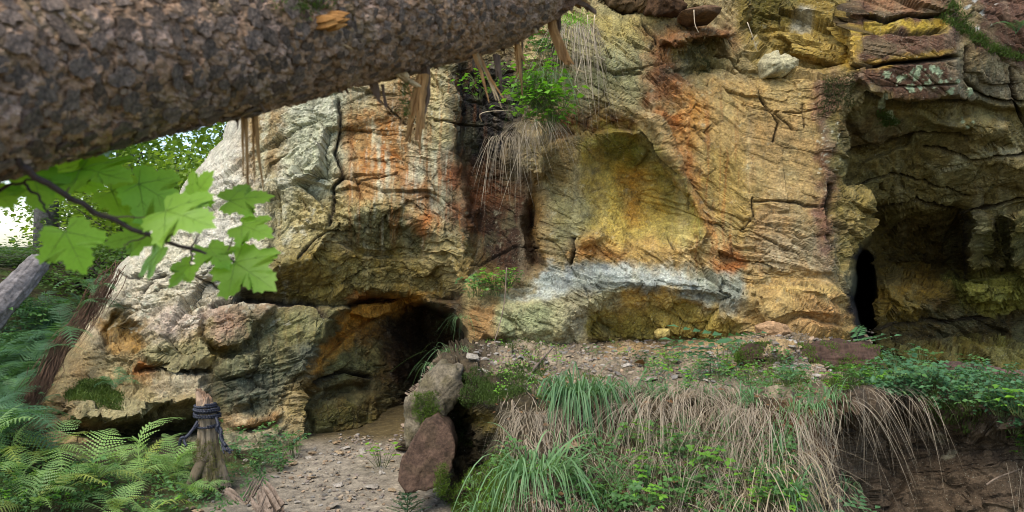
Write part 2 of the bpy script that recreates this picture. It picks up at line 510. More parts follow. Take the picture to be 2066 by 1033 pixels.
# right overhang and cave
hollow([(1700, 241), (1702, 300), (1707, 327), (1692, 372), (1752, 397), (1747, 478), (1727, 508), (1716, 600), (1745, 710), (1745, 970), (2600, 970), (2600, 225), (2066, 218), (1948, 199), (1828, 204), (1747, 193)], 14,
       lambda u, v: 0.14 + 1.25 * np.clip((v - np.interp(u, [1700, 1860, 1960, 2066], [215, 230, 300, 335])) / 320, 0, 1) ** 0.9 + 0.85 * sstep((v - 400) / 70) * sstep((1965 - u) / 50) * sstep((585 - v) / 50))
step([(1704, 306), (1800, 268), (1850, 265), (1830, 300), (1740, 330)], 0.14, 12)
step([(1870, 250), (1960, 215), (2050, 240), (2060, 300), (1960, 295)], -0.2, 30)
step([(1735, 492), (1768, 522), (1766, 640), (1792, 718), (1745, 712), (1712, 602)], 3.0, 16)
step([(1768, 545), (1900, 552), (1930, 600), (1900, 650), (1770, 655)], -0.28, 30)
step([(1930, 560), (2050, 545), (2100, 600), (2060, 630), (1940, 620)], -0.3, 30)
step([(1790, 690), (2000, 680), (2100, 700), (2100, 780), (1800, 780)], -0.4, 30)
step([(1950, 432), (2008, 424), (2018, 545), (1946, 560)], -0.3, 14)
step([(2015, 424), (2520, 380), (2520, 600), (2060, 590), (2035, 540)], -0.5, 22)
# the whole rock turns away at its left edge
edge = np.clip((U - ucut) / 95.0, 0, 1)
D += 1.7 * (1 - np.sqrt(1 - (1 - edge) ** 2)) * np.interp(V, [150, 350, 960], [1.0, 0.9, 0.45])

D = blur(D, 1)
def unproj(D):
    return (U - 1033) / F * D, D, EYE - (V - 516.5) / F * D
X, Y, Z = unproj(D)

def wmask(blobs, base=0.0):
    m = np.full(U.shape, base, np.float32)
    for pts, val, soft in blobs:
        w = window(U, V, pts, soft + 30)
        if w is None: continue
        s = poly_sd(UW[w], VW[w], pts)
        k = sstep(s / soft * 0.5 + 0.5)
        m[w] = m[w] * (1 - k) + val * k
    return m
# how coarse the breakage is, and how laminated
rough_amt = wmask([([(1110, 280), (1290, 265), (1410, 430), (1380, 505), (1130, 480)], 0.35, 50),
                   ([(1400, 170), (1690, 160), (1680, 420), (1480, 440), (1390, 300)], 0.42, 50),
                   ([(1150, 20), (1370, 40), (1330, 200), (1160, 210)], 0.6, 40),
                   ([(930, 340), (1090, 380), (1100, 540), (960, 560)], 0.5, 40),
                   ([(1000, 530), (1520, 530), (1520, 600), (1180, 680), (950, 690)], 0.85, 40),
                   ([(480, 190), (700, 190), (700, 480), (520, 520)], 1.15, 60), ([(700, 170), (935, 170), (930, 440), (700, 420)], 0.55, 30), ([(1740, 430), (2500, 430), (2500, 800), (1740, 800)], 1.5, 40), ([(1700, 200), (2500, 120), (2500, 420), (1760, 420)], 0.6, 40), ([(1716, -430), (1912, -430), (1940, 195), (1720, 180)], 0.45, 20)], 0.95)
strat = wmask([([(430, 690), (680, 620), (640, 830), (450, 900), (250, 880), (260, 740)], 1.0, 40),
               ([(480, 520), (900, 470), (930, 620), (620, 620)], 0.8, 40),
               ([(1480, 400), (1700, 400), (1750, 640), (1500, 580)], 0.95, 40),
               ([(1000, 530), (1520, 540), (1520, 640), (1000, 680)], 0.6, 40),
               ([(600, 620), (830, 620), (830, 900), (600, 900)], 0.8, 30),
               ([(1740, 250), (2400, 250), (2400, 780), (1740, 780)], 0.85, 40),
               ([(840, 430), (950, 430), (950, 640), (880, 600)], 0.9, 30)], 0.3)
A = X + 0.73 * Y; B = Z + 0.31 * Y
tilt = np.interp(U, [0, 700, 1000, 1500, 2066], [0.22, 0.28, 0.12, -0.10, -0.16]).astype(np.float32)
wa = 0.09 * fbm(A * 1.1, B * 1.1, 3, 21); wb = 0.07 * fbm(A * 1.2, B * 1.2, 3, 22)
S = B - tilt * A + wb                        # bedding coordinate
f1, e1 = facets((A + wa) * 1.3, S * 1.9, 31, 1.3)
f2, e2 = facets((A + wa * 0.6) * 3.6 + 0.3 * S, S * 5.6, 41, 1.4)
f3, e3 = facets(A * 9.5 + 2 * S, S * 15, 51, 1.5)
f4, e4 = facets(A * 26, S * 40, 55, 1.5)
lpatch = sstep((fbm(A * 1.3, B * 1.6, 3, 65) + 0.25) / 0.4)
lam = gnoise(A * 1.2 + 3 * wa, S * 15, 61) * 0.55 + gnoise(A * 3.0, S * 38, 62) * 0.45
lam = np.clip(lam * 2.2, -1, 1) * lpatch
rid = ridged(A * 2.6, S * 3.2, 4, 71)
big = fbm(A * 0.9, B * 0.9, 3, 81)
fin = fbm(A * 22, S * 28, 4, 83, 0.65)
pz = sstep((fbm(A * 0.8 + 4, B * 0.8, 3, 85) + 0.3) / 0.6)        # smoother and more broken areas alternate
ra = rough_amt * (0.45 + 0.75 * pz)
disp = (0.09 * big
        + ra * (0.075 * f1 + 0.044 * f2 + 0.021 * f3 + 0.0075 * f4)
        - ra * (0.030 * np.exp(-e1 * 40) + 0.022 * np.exp(-e2 * 30) + 0.008 * np.exp(-e3 * 20))
        - 0.018 * np.exp(-(gnoise(A * 0.35 + wa, S * 5.2, 66) / 0.03) ** 2) * sstep((fbm(A * 1.1, B * 2.0, 3, 67) + 0.05) / 0.25)
        + strat * (0.017 * lam) + 0.02 * (rid - 0.6) * rough_amt + 0.009 * fin * ra)
# authored cracks
CRACKS = [([(682, 201), (687, 262), (677, 302), (697, 352), (672, 382), (667, 453)], 3.2, .07), ([(1297, 270), (1330, 310), (1362, 352)], 3, .05),
          ([(1153, 480), (1156, 500), (1148, 525)], 3.5, .12), ([(1535, 195), (1570, 245), (1562, 285)], 2.2, .05), ([(1535, 200), (1600, 262)], 2, .035), ([(1500, 215), (1615, 225), (1650, 222)], 2, .03),
          ([(1620, 205), (1622, 260)], 2, .03), ([(1400, 258), (1420, 285)], 2, .03), ([(1515, 400), (1520, 435), (1498, 460)], 2.2, .05), ([(1520, 405), (1600, 410), (1670, 418)], 2.2, .05),
          ([(1669, 372), (1671, 480)], 3, .09), ([(1717, 10), (1737, 25), (1788, 38), (1828, 28), (1908, 30)], 3.4, .16), ([(1697, 45), (1722, 59), (1798, 59), (1908, 58)], 3.4, .16),
          ([(1712, 133), (1772, 130), (1858, 123), (1928, 116)], 3.4, .16), ([(1760, 178), (1850, 176), (1930, 170)], 1.8, .04), ([(1747, 195), (1828, 208), (1948, 202)], 3, .12),
          ([(1945, 100), (1950, 160), (1990, 200), (2066, 210)], 4, .12), ([(2040, 140), (2050, 200), (2066, 260)], 3, .10), ([(540, 200), (590, 215)], 2, .05),
          ([(425, 611), (500, 606), (560, 611), (626, 616), (668, 640)], 4, .14), ([(230, 540), (260, 560), (290, 562)], 2.5, .06), ([(285, 590), (310, 570), (335, 555)], 2.5, .07),
          ([(250, 600), (258, 575)], 2, .05), ([(690, 350), (720, 365), (800, 350)], 1.8, .04), ([(705, 470), (640, 470), (600, 520)], 2.2, .06), ([(760, 200), (820, 250)], 2, .04),
          ([(200, 815), (205, 850)], 2, .05), ([(1300, 35), (1320, 60), (1318, 95)], 2, .05), ([(1345, 475), (1362, 500)], 1.8, .04), ([(1390, 395), (1385, 420)], 1.8, .04),
          ([(1948, 430), (1950, 520), (1946, 560)], 3, .12), ([(1700, 306), (1780, 288), (1850, 266), (1950, 285)], 3, .12), ([(1700, 380), (1800, 350), (1950, 390)], 2.2, .08), ([(1870, 300), (1960, 320), (2066, 310)], 2.5, .09), ([(1760, 430), (1850, 400), (1950, 425), (2066, 400)], 3, .1), ([(880, 245), (945, 255), (1040, 262)], 1.8, .05), ([(950, 540), (1030, 505), (1100, 500)], 2, .05),
          ([(470, 600), (400, 560), (380, 545)], 2, .05), ([(420, 560), (430, 540), (470, 520)], 1.6, .04), ([(1180, 130), (1240, 150), (1290, 148)], 1.6, .03), ([(640, 770), (700, 745), (745, 760)], 4, .14), ([(1770, 660), (1850, 655), (2000, 640)], 3, .10)]
crack = np.zeros(U.shape, np.float32)
for pts, wd, dp in CRACKS:
    w = window(U, V, pts, 40)
    if w is None: continue
    d = line_d(U[w] + 0.8 * wu[w], V[w] + 0.8 * wv[w], pts)
    crack[w] = np.maximum(crack[w], dp * np.exp(-(d / wd) ** 2))
disp -= crack
# alcove's crumbly crust
crust = wmask([([(1210, 370), (1290, 350), (1310, 480), (1220, 500)], 1.0, 30), ([(1090, 560), (1020, 600), (1080, 620), (1130, 580)], 1.0, 20), ([(1270, 590), (1370, 590), (1370, 620), (1270, 620)], 1.0, 14)], 0)
fc, ec = facets(A * 26, B * 26, 88)
disp += 0.03 * fbm(U / 46, V / 170, 3, 87) * wmask([([(1130, 300), (1290, 270), (1410, 430), (1380, 500), (1140, 480)], 1.0, 40)], 0)
disp += crust * 0.022 * (np.clip(ec, 0, .6) + 0.4 * fc)

def normals(X, Y, Z):
    P = np.stack([X, Y, Z], -1)
    du = np.gradient(P, axis=1); dv = np.gradient(P, axis=0)
    n = np.cross(du, dv)
    n /= np.linalg.norm(n, axis=-1, keepdims=True) + 1e-9
    return np.where((n[..., 1:2] > 0), -n, n)
N = normals(blur(X, 8), blur(Y, 8), blur(Z, 8)).astype(np.float32)
fade_out = (0.25 + 0.75 * np.clip((U - ucut) / 60, 0, 1))
gm = np.hypot(np.gradient(D, axis=0) / 2.3, np.gradient(D, axis=1) / 2.5)
fade_out = fade_out / (1 + (blur(gm, 2) / 0.03) ** 2)
disp = (disp * fade_out).astype(np.float32)
X = X + N[..., 0] * disp; Y = Y + N[..., 1] * disp; Z = Z + N[..., 2] * disp
CP = np.stack([X, Y, Z], -1).astype(np.float32)

def surf_pt(us, vs, P, u, v):
    i = int(np.clip(np.searchsorted(us, u), 1, len(us) - 1)); j = int(np.clip(np.searchsorted(vs, v), 1, len(vs) - 1))
    if abs(us[i - 1] - u) < abs(us[i] - u): i -= 1
    if abs(vs[j - 1] - v) < abs(vs[j] - v): j -= 1
    return Vector([float(c) for c in P[j, i]])
def cliff_pt(u, v): return surf_pt(cu, cv, CP, u, v)

# ---- mineral colours (with shade painted in at the caves, slot and undersides)
K = 0.86
def L(*c):
    q = s2l(c); g = float(q @ np.array([0.3, 0.6, 0.1], np.float32)); return np.maximum(q * 1.03 - g * 0.03, 0.004) * K
C = np.empty(U.shape + (3,), np.float32); C[:] = L(168, 148, 104)
n_a = fbm(U / 90, V / 90, 5, 101); n_b = fbm(U / 34, V / 34, 5, 102, 0.6); n_v = fbm(U / 13, V / 170, 4, 103); n_v2 = fbm(U / 34, V / 300, 4, 104)
n_l = fbm(A * 2.2, S * 30, 4, 105)
UC = U + 26 * n_a + 16 * n_b; VC = V + 26 * fbm(U / 90 + 9, V / 90, 5, 106) + 14 * fbm(U / 34, V / 34 + 8, 4, 107, 0.6)
def paint(pts, rgb, soft=30, k=1.0, br=0.5, nz=None, stroke=0):
    """mineral tint, lichen tint or painted shade inside a region (or along a stroke); br breaks its edge up with noise"""
    w = window(U, V, pts, soft + stroke + 70)
    if w is None: return
    s = (stroke - line_d(UC[w], VC[w], pts)) if stroke else poly_sd(UC[w], VC[w], pts)
    nn = (n_b if nz is None else nz)[w]
    m = sstep((s / soft + br * 1.6 * nn) * 0.5 + 0.5) * k
    C[w] = C[w] * (1 - m[..., None]) + L(*rgb) * m[..., None]
V_ = n_v
# left wall
paint([(250, 250), (560, 150), (640, 480), (420, 620), (180, 620)], (206, 199, 178), 50)
paint([(140, 640), (240, 540), (420, 560), (480, 610), (330, 660), (200, 690)], (196, 184, 156), 40)
paint([(300, 655), (420, 605), (470, 610), (420, 640), (330, 690)], (192, 172, 150), 20)
paint([(270, 560), (340, 560), (400, 480), (330, 480)], (200, 192, 160), 30, 0.7)
paint([(480, 200), (585, 200), (600, 330), (540, 400), (490, 340)], (150, 124, 82), 30)
paint([(530, 200), (545, 200), (545, 380), (525, 420)], (190, 185, 150), 12, 0.8, nz=V_)
paint([(585, 185), (700, 180), (690, 270), (700, 350), (640, 440), (580, 400)], (192, 190, 158), 28)
paint([(520, 400), (700, 390), (720, 440), (640, 530), (540, 540)], (165, 150, 95), 40, 0.85)
paint([(590, 170), (760, 170), (740, 220), (620, 230)], (150, 150, 128), 30, 0.6)
paint([(700, 240), (800, 230), (830, 400), (710, 430), (690, 350)], (172, 124, 70), 30, 0.7)
paint([(760, 180), (860, 150), (850, 260), (780, 260)], (128, 100, 66), 30)
paint([(810, 300), (870, 280), (880, 430), (800, 440)], (140, 92, 54), 30, 0.8)
paint([(735, 250), (790, 245), (800, 340), (740, 350)], (182, 116, 52), 26, 0.75, 1.0)
for pts, st in [([(752, 260), (760, 300), (758, 330)], 9), ([(780, 320), (786, 350)], 7), ([(834, 290), (838, 350)], 13), ([(780, 360), (782, 395)], 8), ([(884, 160), (888, 250), (884, 420)], 17), ([(905, 300), (912, 430)], 12), ([(845, 230), (870, 200)], 8)]:
    paint(pts, (204, 198, 164), 14, 0.85, 1.3, V_, st)
paint([(860, 140), (900, 140), (905, 300), (868, 300)], (196, 176, 122), 14, 0.8, 0.8, V_)
paint([(600, 400), (720, 400), (850, 430), (900, 560), (840, 560), (700, 440), (600, 470)], (178, 160, 108), 26, 0.8)
paint([(690, 470), (720, 440), (800, 420), (855, 446), (885, 480), (840, 515), (730, 505)], (112, 104, 66), 18)  # underside of the nook, its shade put into the colour
paint([(820, 440), (880, 430), (870, 470)], (166, 98, 48), 20, 0.8)
paint([(540, 520), (700, 490), (840, 520), (920, 560), (920, 620), (760, 605), (620, 620), (500, 600)], (142, 122, 62), 30)
paint([(700, 590), (780, 560), (880, 540), (900, 590), (780, 610)], (120, 98, 46), 24, 0.8)
paint([(870, 480), (940, 460), (960, 640), (920, 640), (900, 560)], (186, 168, 116), 20, 0.9)
# dark wet streak and rust
paint([(905, 110), (1050, 110), (1056, 250), (1035, 345), (960, 350), (915, 300)], (52, 48, 46), 34, 1.0, 0.7, V_)
paint([(900, 330), (1000, 330), (1085, 380), (1100, 540), (960, 560), (905, 460)], (84, 60, 42), 34)
paint([(895, 330), (960, 340), (1040, 400), (960, 420), (900, 430)], (122, 78, 50), 26, 0.9)
paint([(960, 430), (1060, 430), (1070, 540), (970, 560)], (62, 46, 34), 26, 0.9)
paint([(1068, 360), (1095, 400), (1100, 530), (1080, 500)], (150, 112, 46), 14, 0.7)
paint([(890, 500), (960, 480), (1000, 560), (930, 590)], (140, 118, 62), 24, 0.7)
# lower left
paint([(430, 620), (500, 606), (600, 620), (520, 640), (490, 706), (420, 690)], (168, 138, 112), 18)
paint([(470, 640), (500, 640), (500, 705), (470, 700)], (150, 108, 78), 14, 0.7)
paint([(405, 690), (490, 700), (485, 728), (420, 728)], (178, 146, 66), 10, 0.9)
paint([(500, 625), (680, 632), (660, 690), (630, 740), (560, 815), (440, 830), (440, 740)], (112, 108, 76), 24)
paint([(560, 620), (680, 640), (650, 700), (560, 700)], (124, 118, 70), 24, 0.7)
paint([(600, 690), (640, 700), (635, 770), (560, 790)], (86, 90, 74), 20, 0.8)
paint([(430, 770), (560, 745), (560, 830), (440, 840)], (88, 92, 76), 24, 0.8, nz=n_l)
paint([(180, 640), (230, 620), (300, 650), (280, 700), (210, 700)], (140, 108, 54), 18)
paint([(210, 690), (240, 665), (262, 676), (240, 706)], (186, 150, 92), 10)
paint([(300, 690), (420, 690), (440, 725), (350, 742), (290, 722)], (146, 138, 96), 18, 0.8, nz=n_l)
paint([(265, 722), (320, 730), (310, 770), (262, 760)], (158, 106, 56), 12)
paint([(300, 760), (420, 745), (430, 790), (330, 800)], (178, 164, 132), 16)
paint([(130, 800), (350, 790), (345, 850), (150, 860)], (160, 148, 106), 22)
paint([(240, 860), (350, 830), (450, 800), (440, 870), (280, 890)], (104, 96, 56), 22)
paint([(0, 740), (150, 700), (190, 790), (100, 900), (0, 900)], (128, 108, 74), 30, 0.8)
paint([(450, 838), (570, 832), (555, 866), (455, 868)], (178, 156, 118), 6, 1, 0.2)
paint([(462, 866), (496, 838), (572, 832), (553, 863)], (142, 112, 72), 4, 1, 0.15)
paint([(380, 868), (560, 866), (640, 900), (600, 960), (380, 960)], (146, 140, 112), 16, 0.9, nz=n_l)
# cave
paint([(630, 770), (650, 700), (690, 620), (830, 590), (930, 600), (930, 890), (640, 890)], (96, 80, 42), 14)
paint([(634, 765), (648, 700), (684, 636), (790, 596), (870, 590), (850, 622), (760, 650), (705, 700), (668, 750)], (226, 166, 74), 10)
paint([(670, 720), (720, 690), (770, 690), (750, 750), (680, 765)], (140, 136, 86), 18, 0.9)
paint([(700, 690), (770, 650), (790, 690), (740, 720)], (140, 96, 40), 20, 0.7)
paint([(770, 640), (930, 600), (930, 880), (800, 850), (770, 760)], (62, 46, 28), 30, 0.9)  # depth of the cave darkened, shade painted over the stone
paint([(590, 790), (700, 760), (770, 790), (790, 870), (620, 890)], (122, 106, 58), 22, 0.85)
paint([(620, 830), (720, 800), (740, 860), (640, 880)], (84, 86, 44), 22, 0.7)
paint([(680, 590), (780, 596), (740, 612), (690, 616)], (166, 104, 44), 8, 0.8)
# upper right wall
paint([(1110, 0), (1400, 30), (1360, 210), (1150, 215)], (156, 144, 100), 36)
paint([(1150, 100), (1250, 80), (1300, 160), (1200, 200)], (150, 150, 108), 36, 0.7)
paint([(1200, 20), (1300, 30), (1310, 80), (1230, 90)], (176, 156, 88), 30, 0.7)
paint([(1310, 50), (1420, 40), (1500, 70), (1400, 150), (1380, 210), (1300, 210)], (134, 88, 54), 26, 0.9)
paint([(1360, 100), (1450, 85), (1470, 120), (1420, 160), (1370, 150)], (110, 100, 50), 20, 0.8)
paint([(1330, 120), (1390, 125), (1390, 160), (1340, 165)], (70, 54, 42), 14, 0.8)
paint([(1380, 190), (1520, 150), (1690, 150), (1690, 540), (1480, 550), (1420, 420), (1370, 300)], (182, 152, 96), 34)
paint([(1370, 185), (1440, 190), (1400, 300), (1360, 270)], (186, 130, 62), 30, 0.85)
paint([(1500, 230), (1640, 220), (1650, 330), (1520, 320)], (166, 136, 90), 40, 0.7)
paint([(1540, 320), (1690, 330), (1680, 420), (1540, 410)], (184, 156, 106), 36, 0.7)
paint([(1500, 420), (1690, 410), (1700, 560), (1490, 550)], (158, 130, 88), 30, 0.85, nz=n_l)
paint([(1540, 470), (1680, 470), (1690, 545), (1530, 545)], (172, 160, 130), 24, 0.5, 0.9, n_l)
paint([(1420, 310), (1500, 320), (1520, 420), (1480, 480), (1430, 400)], (178, 150, 84), 26, 0.8)
paint([(1646, 150), (1720, 150), (1702, 250), (1705, 330), (1676, 400), (1672, 530), (1640, 500), (1650, 300)], (122, 88, 72), 16, 0.9)
# alcove
paint([(1100, 230), (1290, 225), (1300, 265), (1140, 285)], (118, 76, 42), 18)
paint([(1165, 310), (1210, 264), (1290, 262), (1400, 400), (1410, 460), (1380, 505), (1180, 490)], (196, 170, 84), 50, 0.95, 1.0)
paint([(1085, 290), (1170, 270), (1180, 420), (1110, 420)], (142, 120, 76), 22, 0.9)
paint([(1100, 380), (1200, 400), (1200, 480), (1120, 480)], (156, 150, 100), 24, 0.6)
paint([(1180, 270), (1290, 262), (1330, 310), (1300, 345), (1200, 330)], (98, 98, 32), 26, 0.85)
paint([(1300, 300), (1360, 360), (1400, 430), (1350, 430), (1300, 370)], (134, 122, 48), 26, 0.7)
paint([(1205, 350), (1260, 330), (1330, 400), (1320, 500), (1225, 500)], (206, 172, 88), 24, 0.9)
paint([(1195, 330), (1240, 320), (1300, 380), (1330, 470), (1240, 490)], (224, 198, 104), 26, 0.75)
paint([(1245, 340), (1290, 350), (1290, 460), (1260, 450)], (180, 122, 44), 18, 0.7)
paint([(1280, 460), (1400, 440), (1390, 510), (1280, 510)], (176, 162, 92), 24, 0.7)
paint([(1180, 470), (1420, 490), (1490, 540), (1300, 540), (1160, 530)], (196, 158, 92), 20, 0.9)
paint([(1160, 490), (1260, 500), (1250, 520), (1150, 520)], (184, 122, 62), 14, 0.7)
paint([(1285, 226), (1335, 225), (1375, 300), (1360, 340), (1320, 280)], (170, 140, 92), 14, 0.9)
paint([(1330, 225), (1378, 228), (1380, 260), (1340, 255)], (160, 96, 46), 14, 0.9)
paint([(1352, 270), (1390, 300), (1420, 380), (1450, 480), (1480, 550), (1450, 545), (1420, 450), (1390, 390)], (176, 122, 68), 16, 0.8)
paint([(1360, 330), (1400, 390), (1420, 440), (1405, 480), (1400, 410)], (182, 172, 90), 12, 0.8)
paint([(1430, 500), (1490, 510), (1500, 555), (1440, 550)], (176, 104, 52), 14, 0.8)
paint([(1375, 495), (1450, 480), (1460, 530), (1380, 530)], (204, 178, 122), 16, 0.8)
# pale band
paint([(1020, 600), (1120, 540), (1250, 528), (1400, 545), (1520, 575), (1515, 610), (1400, 600), (1240, 600), (1100, 605)], (196, 202, 190), 16, 0.85, 0.9)
paint([(1100, 560), (1240, 565), (1400, 575), (1515, 600), (1400, 605), (1150, 590)], (118, 124, 116), 12, 0.75, 1.2, n_l)
paint([(1140, 530), (1220, 535), (1220, 556), (1140, 550)], (120, 130, 134), 10, 0.6)
paint([(1030, 600), (1140, 590), (1250, 600), (1230, 640), (1160, 690), (960, 690), (950, 630)], (180, 172, 128), 20)
paint([(1130, 590), (1190, 590), (1190, 680), (1140, 680)], (160, 146, 118), 18, 0.6, 0.6, V_)
paint([(1000, 620), (1120, 610), (1110, 670), (1010, 680)], (150, 160, 112), 22, 0.6)
paint([(940, 620), (1000, 615), (1010, 690), (940, 690)], (146, 100, 50), 16, 0.8)
paint([(1250, 590), (1380, 585), (1370, 612), (1260, 615)], (196, 160, 78), 12, 0.9)
paint([(1190, 650), (1260, 620), (1370, 605), (1430, 625), (1515, 640), (1500, 690), (1190, 690)], (156, 136, 60), 14, 0.85)
paint([(1190, 660), (1300, 640), (1320, 690), (1190, 690)], (116, 106, 44), 18, 0.7)  # olive shadow under the pale band, painted into the colour
paint([(1400, 545), (1520, 570), (1515, 610), (1430, 600)], (116, 120, 96), 18, 0.6, 0.8, V_)
paint([(1500, 560), (1650, 545), (1740, 640), (1735, 720), (1600, 720), (1510, 640)], (180, 148, 92), 18)
paint([(1560, 640), (1650, 610), (1720, 640), (1650, 680)], (176, 132, 84), 18, 0.7)
paint([(1640, 670), (1740, 660), (1735, 720), (1650, 720)], (142, 112, 50), 18, 0.8)
paint([(1560, 590), (1700, 580), (1720, 602), (1600, 600)], (196, 166, 102), 12, 0.8)
# top right
paint([(1460, -430), (1720, -430), (1716, 128), (1640, 150), (1545, 130), (1490, 60)], (140, 118, 58), 16)
paint([(1480, -60), (1600, -60), (1600, 40), (1520, 55)], (92, 86, 38), 26, 0.8)
paint([(1560, 60), (1700, 40), (1712, 100), (1600, 110)], (176, 150, 80), 22, 0.8)
paint([(1610, 30), (1650, 30), (1650, 50), (1610, 50)], (180, 184, 176), 10, 0.5)
paint([(1470, 100), (1560, 110), (1640, 140), (1560, 160)], (172, 146, 92), 18, 0.7)
paint([(1716, -430), (1912, -430), (1930, 60), (1945, 198), (1828, 206), (1716, 160)], (106, 78, 60), 12)
paint([(1700, 60), (1740, 62), (1730, 130), (1690, 130)], (196, 160, 66), 12, 0.9)
paint([(1712, 38), (1790, 40), (1908, 32), (1908, 56), (1798, 57), (1720, 56)], (182, 154, 62), 6, 0.95, 0.3)
paint([(1720, -40), (1900, -40), (1900, 20), (1740, 20)], (150, 112, 80), 12, 0.8)
paint([(1740, 118), (1925, 104), (1925, 116), (1860, 124), (1745, 132)], (184, 148, 66), 6, 0.8, 0.4)
paint([(1930, -430), (2520, -430), (2520, 120), (2066, 140), (1960, 110)], (106, 78, 62), 24)
paint([(1930, 130), (2066, 130), (2066, 330), (1990, 300), (1940, 200)], (124, 112, 86), 24)
paint([(1990, 190), (2040, 200), (2040, 260), (1980, 260)], (150, 138, 112), 24, 0.7)
# right cave
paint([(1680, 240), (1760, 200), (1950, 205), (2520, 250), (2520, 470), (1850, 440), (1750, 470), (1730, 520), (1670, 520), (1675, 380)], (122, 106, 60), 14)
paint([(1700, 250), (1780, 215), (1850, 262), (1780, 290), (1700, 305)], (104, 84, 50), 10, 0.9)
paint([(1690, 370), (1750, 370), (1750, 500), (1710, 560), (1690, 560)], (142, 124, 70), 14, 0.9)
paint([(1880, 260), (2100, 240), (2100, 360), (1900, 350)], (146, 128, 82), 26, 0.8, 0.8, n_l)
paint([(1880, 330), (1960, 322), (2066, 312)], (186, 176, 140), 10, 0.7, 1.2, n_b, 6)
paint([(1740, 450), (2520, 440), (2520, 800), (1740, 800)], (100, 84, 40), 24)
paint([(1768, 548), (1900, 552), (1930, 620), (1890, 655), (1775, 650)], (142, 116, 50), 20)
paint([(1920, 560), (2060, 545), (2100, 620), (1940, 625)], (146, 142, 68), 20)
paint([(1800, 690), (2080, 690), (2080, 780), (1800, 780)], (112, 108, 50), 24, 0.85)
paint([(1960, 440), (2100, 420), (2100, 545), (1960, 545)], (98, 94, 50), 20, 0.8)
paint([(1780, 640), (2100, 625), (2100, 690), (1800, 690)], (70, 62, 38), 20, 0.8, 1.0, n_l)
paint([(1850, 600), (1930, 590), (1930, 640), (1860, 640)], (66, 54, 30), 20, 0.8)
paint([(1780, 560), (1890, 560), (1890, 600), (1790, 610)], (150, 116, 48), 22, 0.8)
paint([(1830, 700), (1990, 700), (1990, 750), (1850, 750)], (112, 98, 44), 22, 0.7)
paint([(1725, 490), (1768, 520), (1766, 640), (1800, 720), (1740, 715), (1712, 602)], (30, 25, 20), 8)  # deep slot painted near black for its shade
# general weathering: bleached runs, rust seepage, grey crust, specks of pale lichen, all part of the stone's own colour
lum = C @ np.array([0.3, 0.6, 0.1], np.float32)
k = (0.34 * sstep((n_v2 - 0.12) / 0.4) * (V < 560))[..., None]; C = C * (1 - k) + (L(200, 190, 155) * 0.5 + C * 0.65) * k
k = (0.40 * sstep((fbm(U / 60, V / 80, 5, 111, 0.6) - 0.18) / 0.3))[..., None]; C = C * (1 - k) + C * np.array([0.98, 0.80, 0.56], np.float32) * k
k = (0.40 * sstep((fbm(U / 45 + 5, V / 45, 5, 112, 0.65) - 0.2) / 0.3))[..., None]; C = C * (1 - k) + C * np.array([0.62, 0.66, 0.66], np.float32) * k
k = (0.45 * sstep((fbm(U / 22, V / 22 + 3, 5, 113, 0.7) - 0.25) / 0.25) * (V < 620) * (U < 1700))[..., None]; C = C * (1 - k) + L(200, 196, 165) * k
n_f = fbm(U / 5.5, V / 4.5, 3, 121, 0.7); n_h = fbm(U / 16, V / 3.6, 3, 122, 0.65)
C *= (1 + 0.50 * n_f + 0.42 * n_h * (0.4 + 0.6 * strat))[..., None]
zone = wmask([([(700, 150), (960, 150), (960, 500), (700, 470)], 1.0, 50), ([(1330, 180), (1480, 200), (1520, 545), (1400, 540)], 1.0, 50)], 0.12)
k = (0.55 * zone * sstep((fbm(U / 9, V / 190, 4, 131, 0.6) - 0.05) / 0.3))[..., None]; C = C * (1 - k) + L(168, 104, 52) * k
k = (0.5 * zone * sstep((fbm(U / 8 + 3, V / 150, 4, 132, 0.6) - 0.16) / 0.2) * (U < 960))[..., None]; C = C * (1 - k) + L(206, 200, 172) * k
k = (0.5 * sstep((fbm(U / 40 + 3, V / 30, 5, 133, 0.65) - 0.08) / 0.25) * (UC < 640 - 0.2 * (VC - 400)) * (VC < 660))[..., None]; C = C * (1 - k) + L(218, 212, 186) * k
k = (0.55 * sstep((fbm(U / 75 + 11, V / 75, 5, 141, 0.6) - 0.02) / 0.25))[..., None]; C = C * (1 - k) + (C * 0.55 + L(142, 142, 104) * 0.42) * k
C *= (1 + 0.30 * n_l * strat + 0.16 * n_b + 0.14 * lam * strat)[..., None]
frac = np.clip(np.exp(-e1 * 22) * 0.35 + np.exp(-e2 * 16) * 0.2, 0, 0.5) * sstep((fbm(U / 50, V / 50, 3, 115) + 0.2) / 0.4)   # darker brown along the joints
C = C * (1 - frac[..., None]) + L(78, 62, 40) * frac[..., None]
kk = np.clip(crack / 0.06, 0, 0.85)[..., None]; C = C * (1 - kk) + L(60, 48, 34) * kk
C = np.clip(C, 0.012, 0.8)
# pale and grey-green lichen rosettes on the right-hand blocks
def spots(pts, n, r0, r1, rgb):
    global C
    us = [p[0] for p in pts]; vs = [p[1] for p in pts]; got = 0; rr = random.Random(len(pts) * 7 + n)
    while got < n:
        u = rr.uniform(min(us), max(us)); v = rr.uniform(min(vs), max(vs))
        if poly_sd(np.array([[u]]), np.array([[v]]), pts)[0, 0] < 0: continue
        got += 1; r = r0 + (r1 - r0) * rr.random() ** 2
        w = window(U, V, [(u, v)], r * 2 + 4)
        if w is None: continue
        d = np.hypot(U[w] - u, V[w] - v) + r * 0.5 * gnoise(U[w] / (r * 0.5), V[w] / (r * 0.5), got)
        m = (sstep((r - d) / 2.2) * 0.9)[..., None]
        C[w] = C[w] * (1 - m) + L(*rgb) * m
spots([(1790, 150), (1880, 125), (1960, 170), (1950, 200), (1900, 180), (1790, 180)], 46, 2, 9, (182, 196, 156))
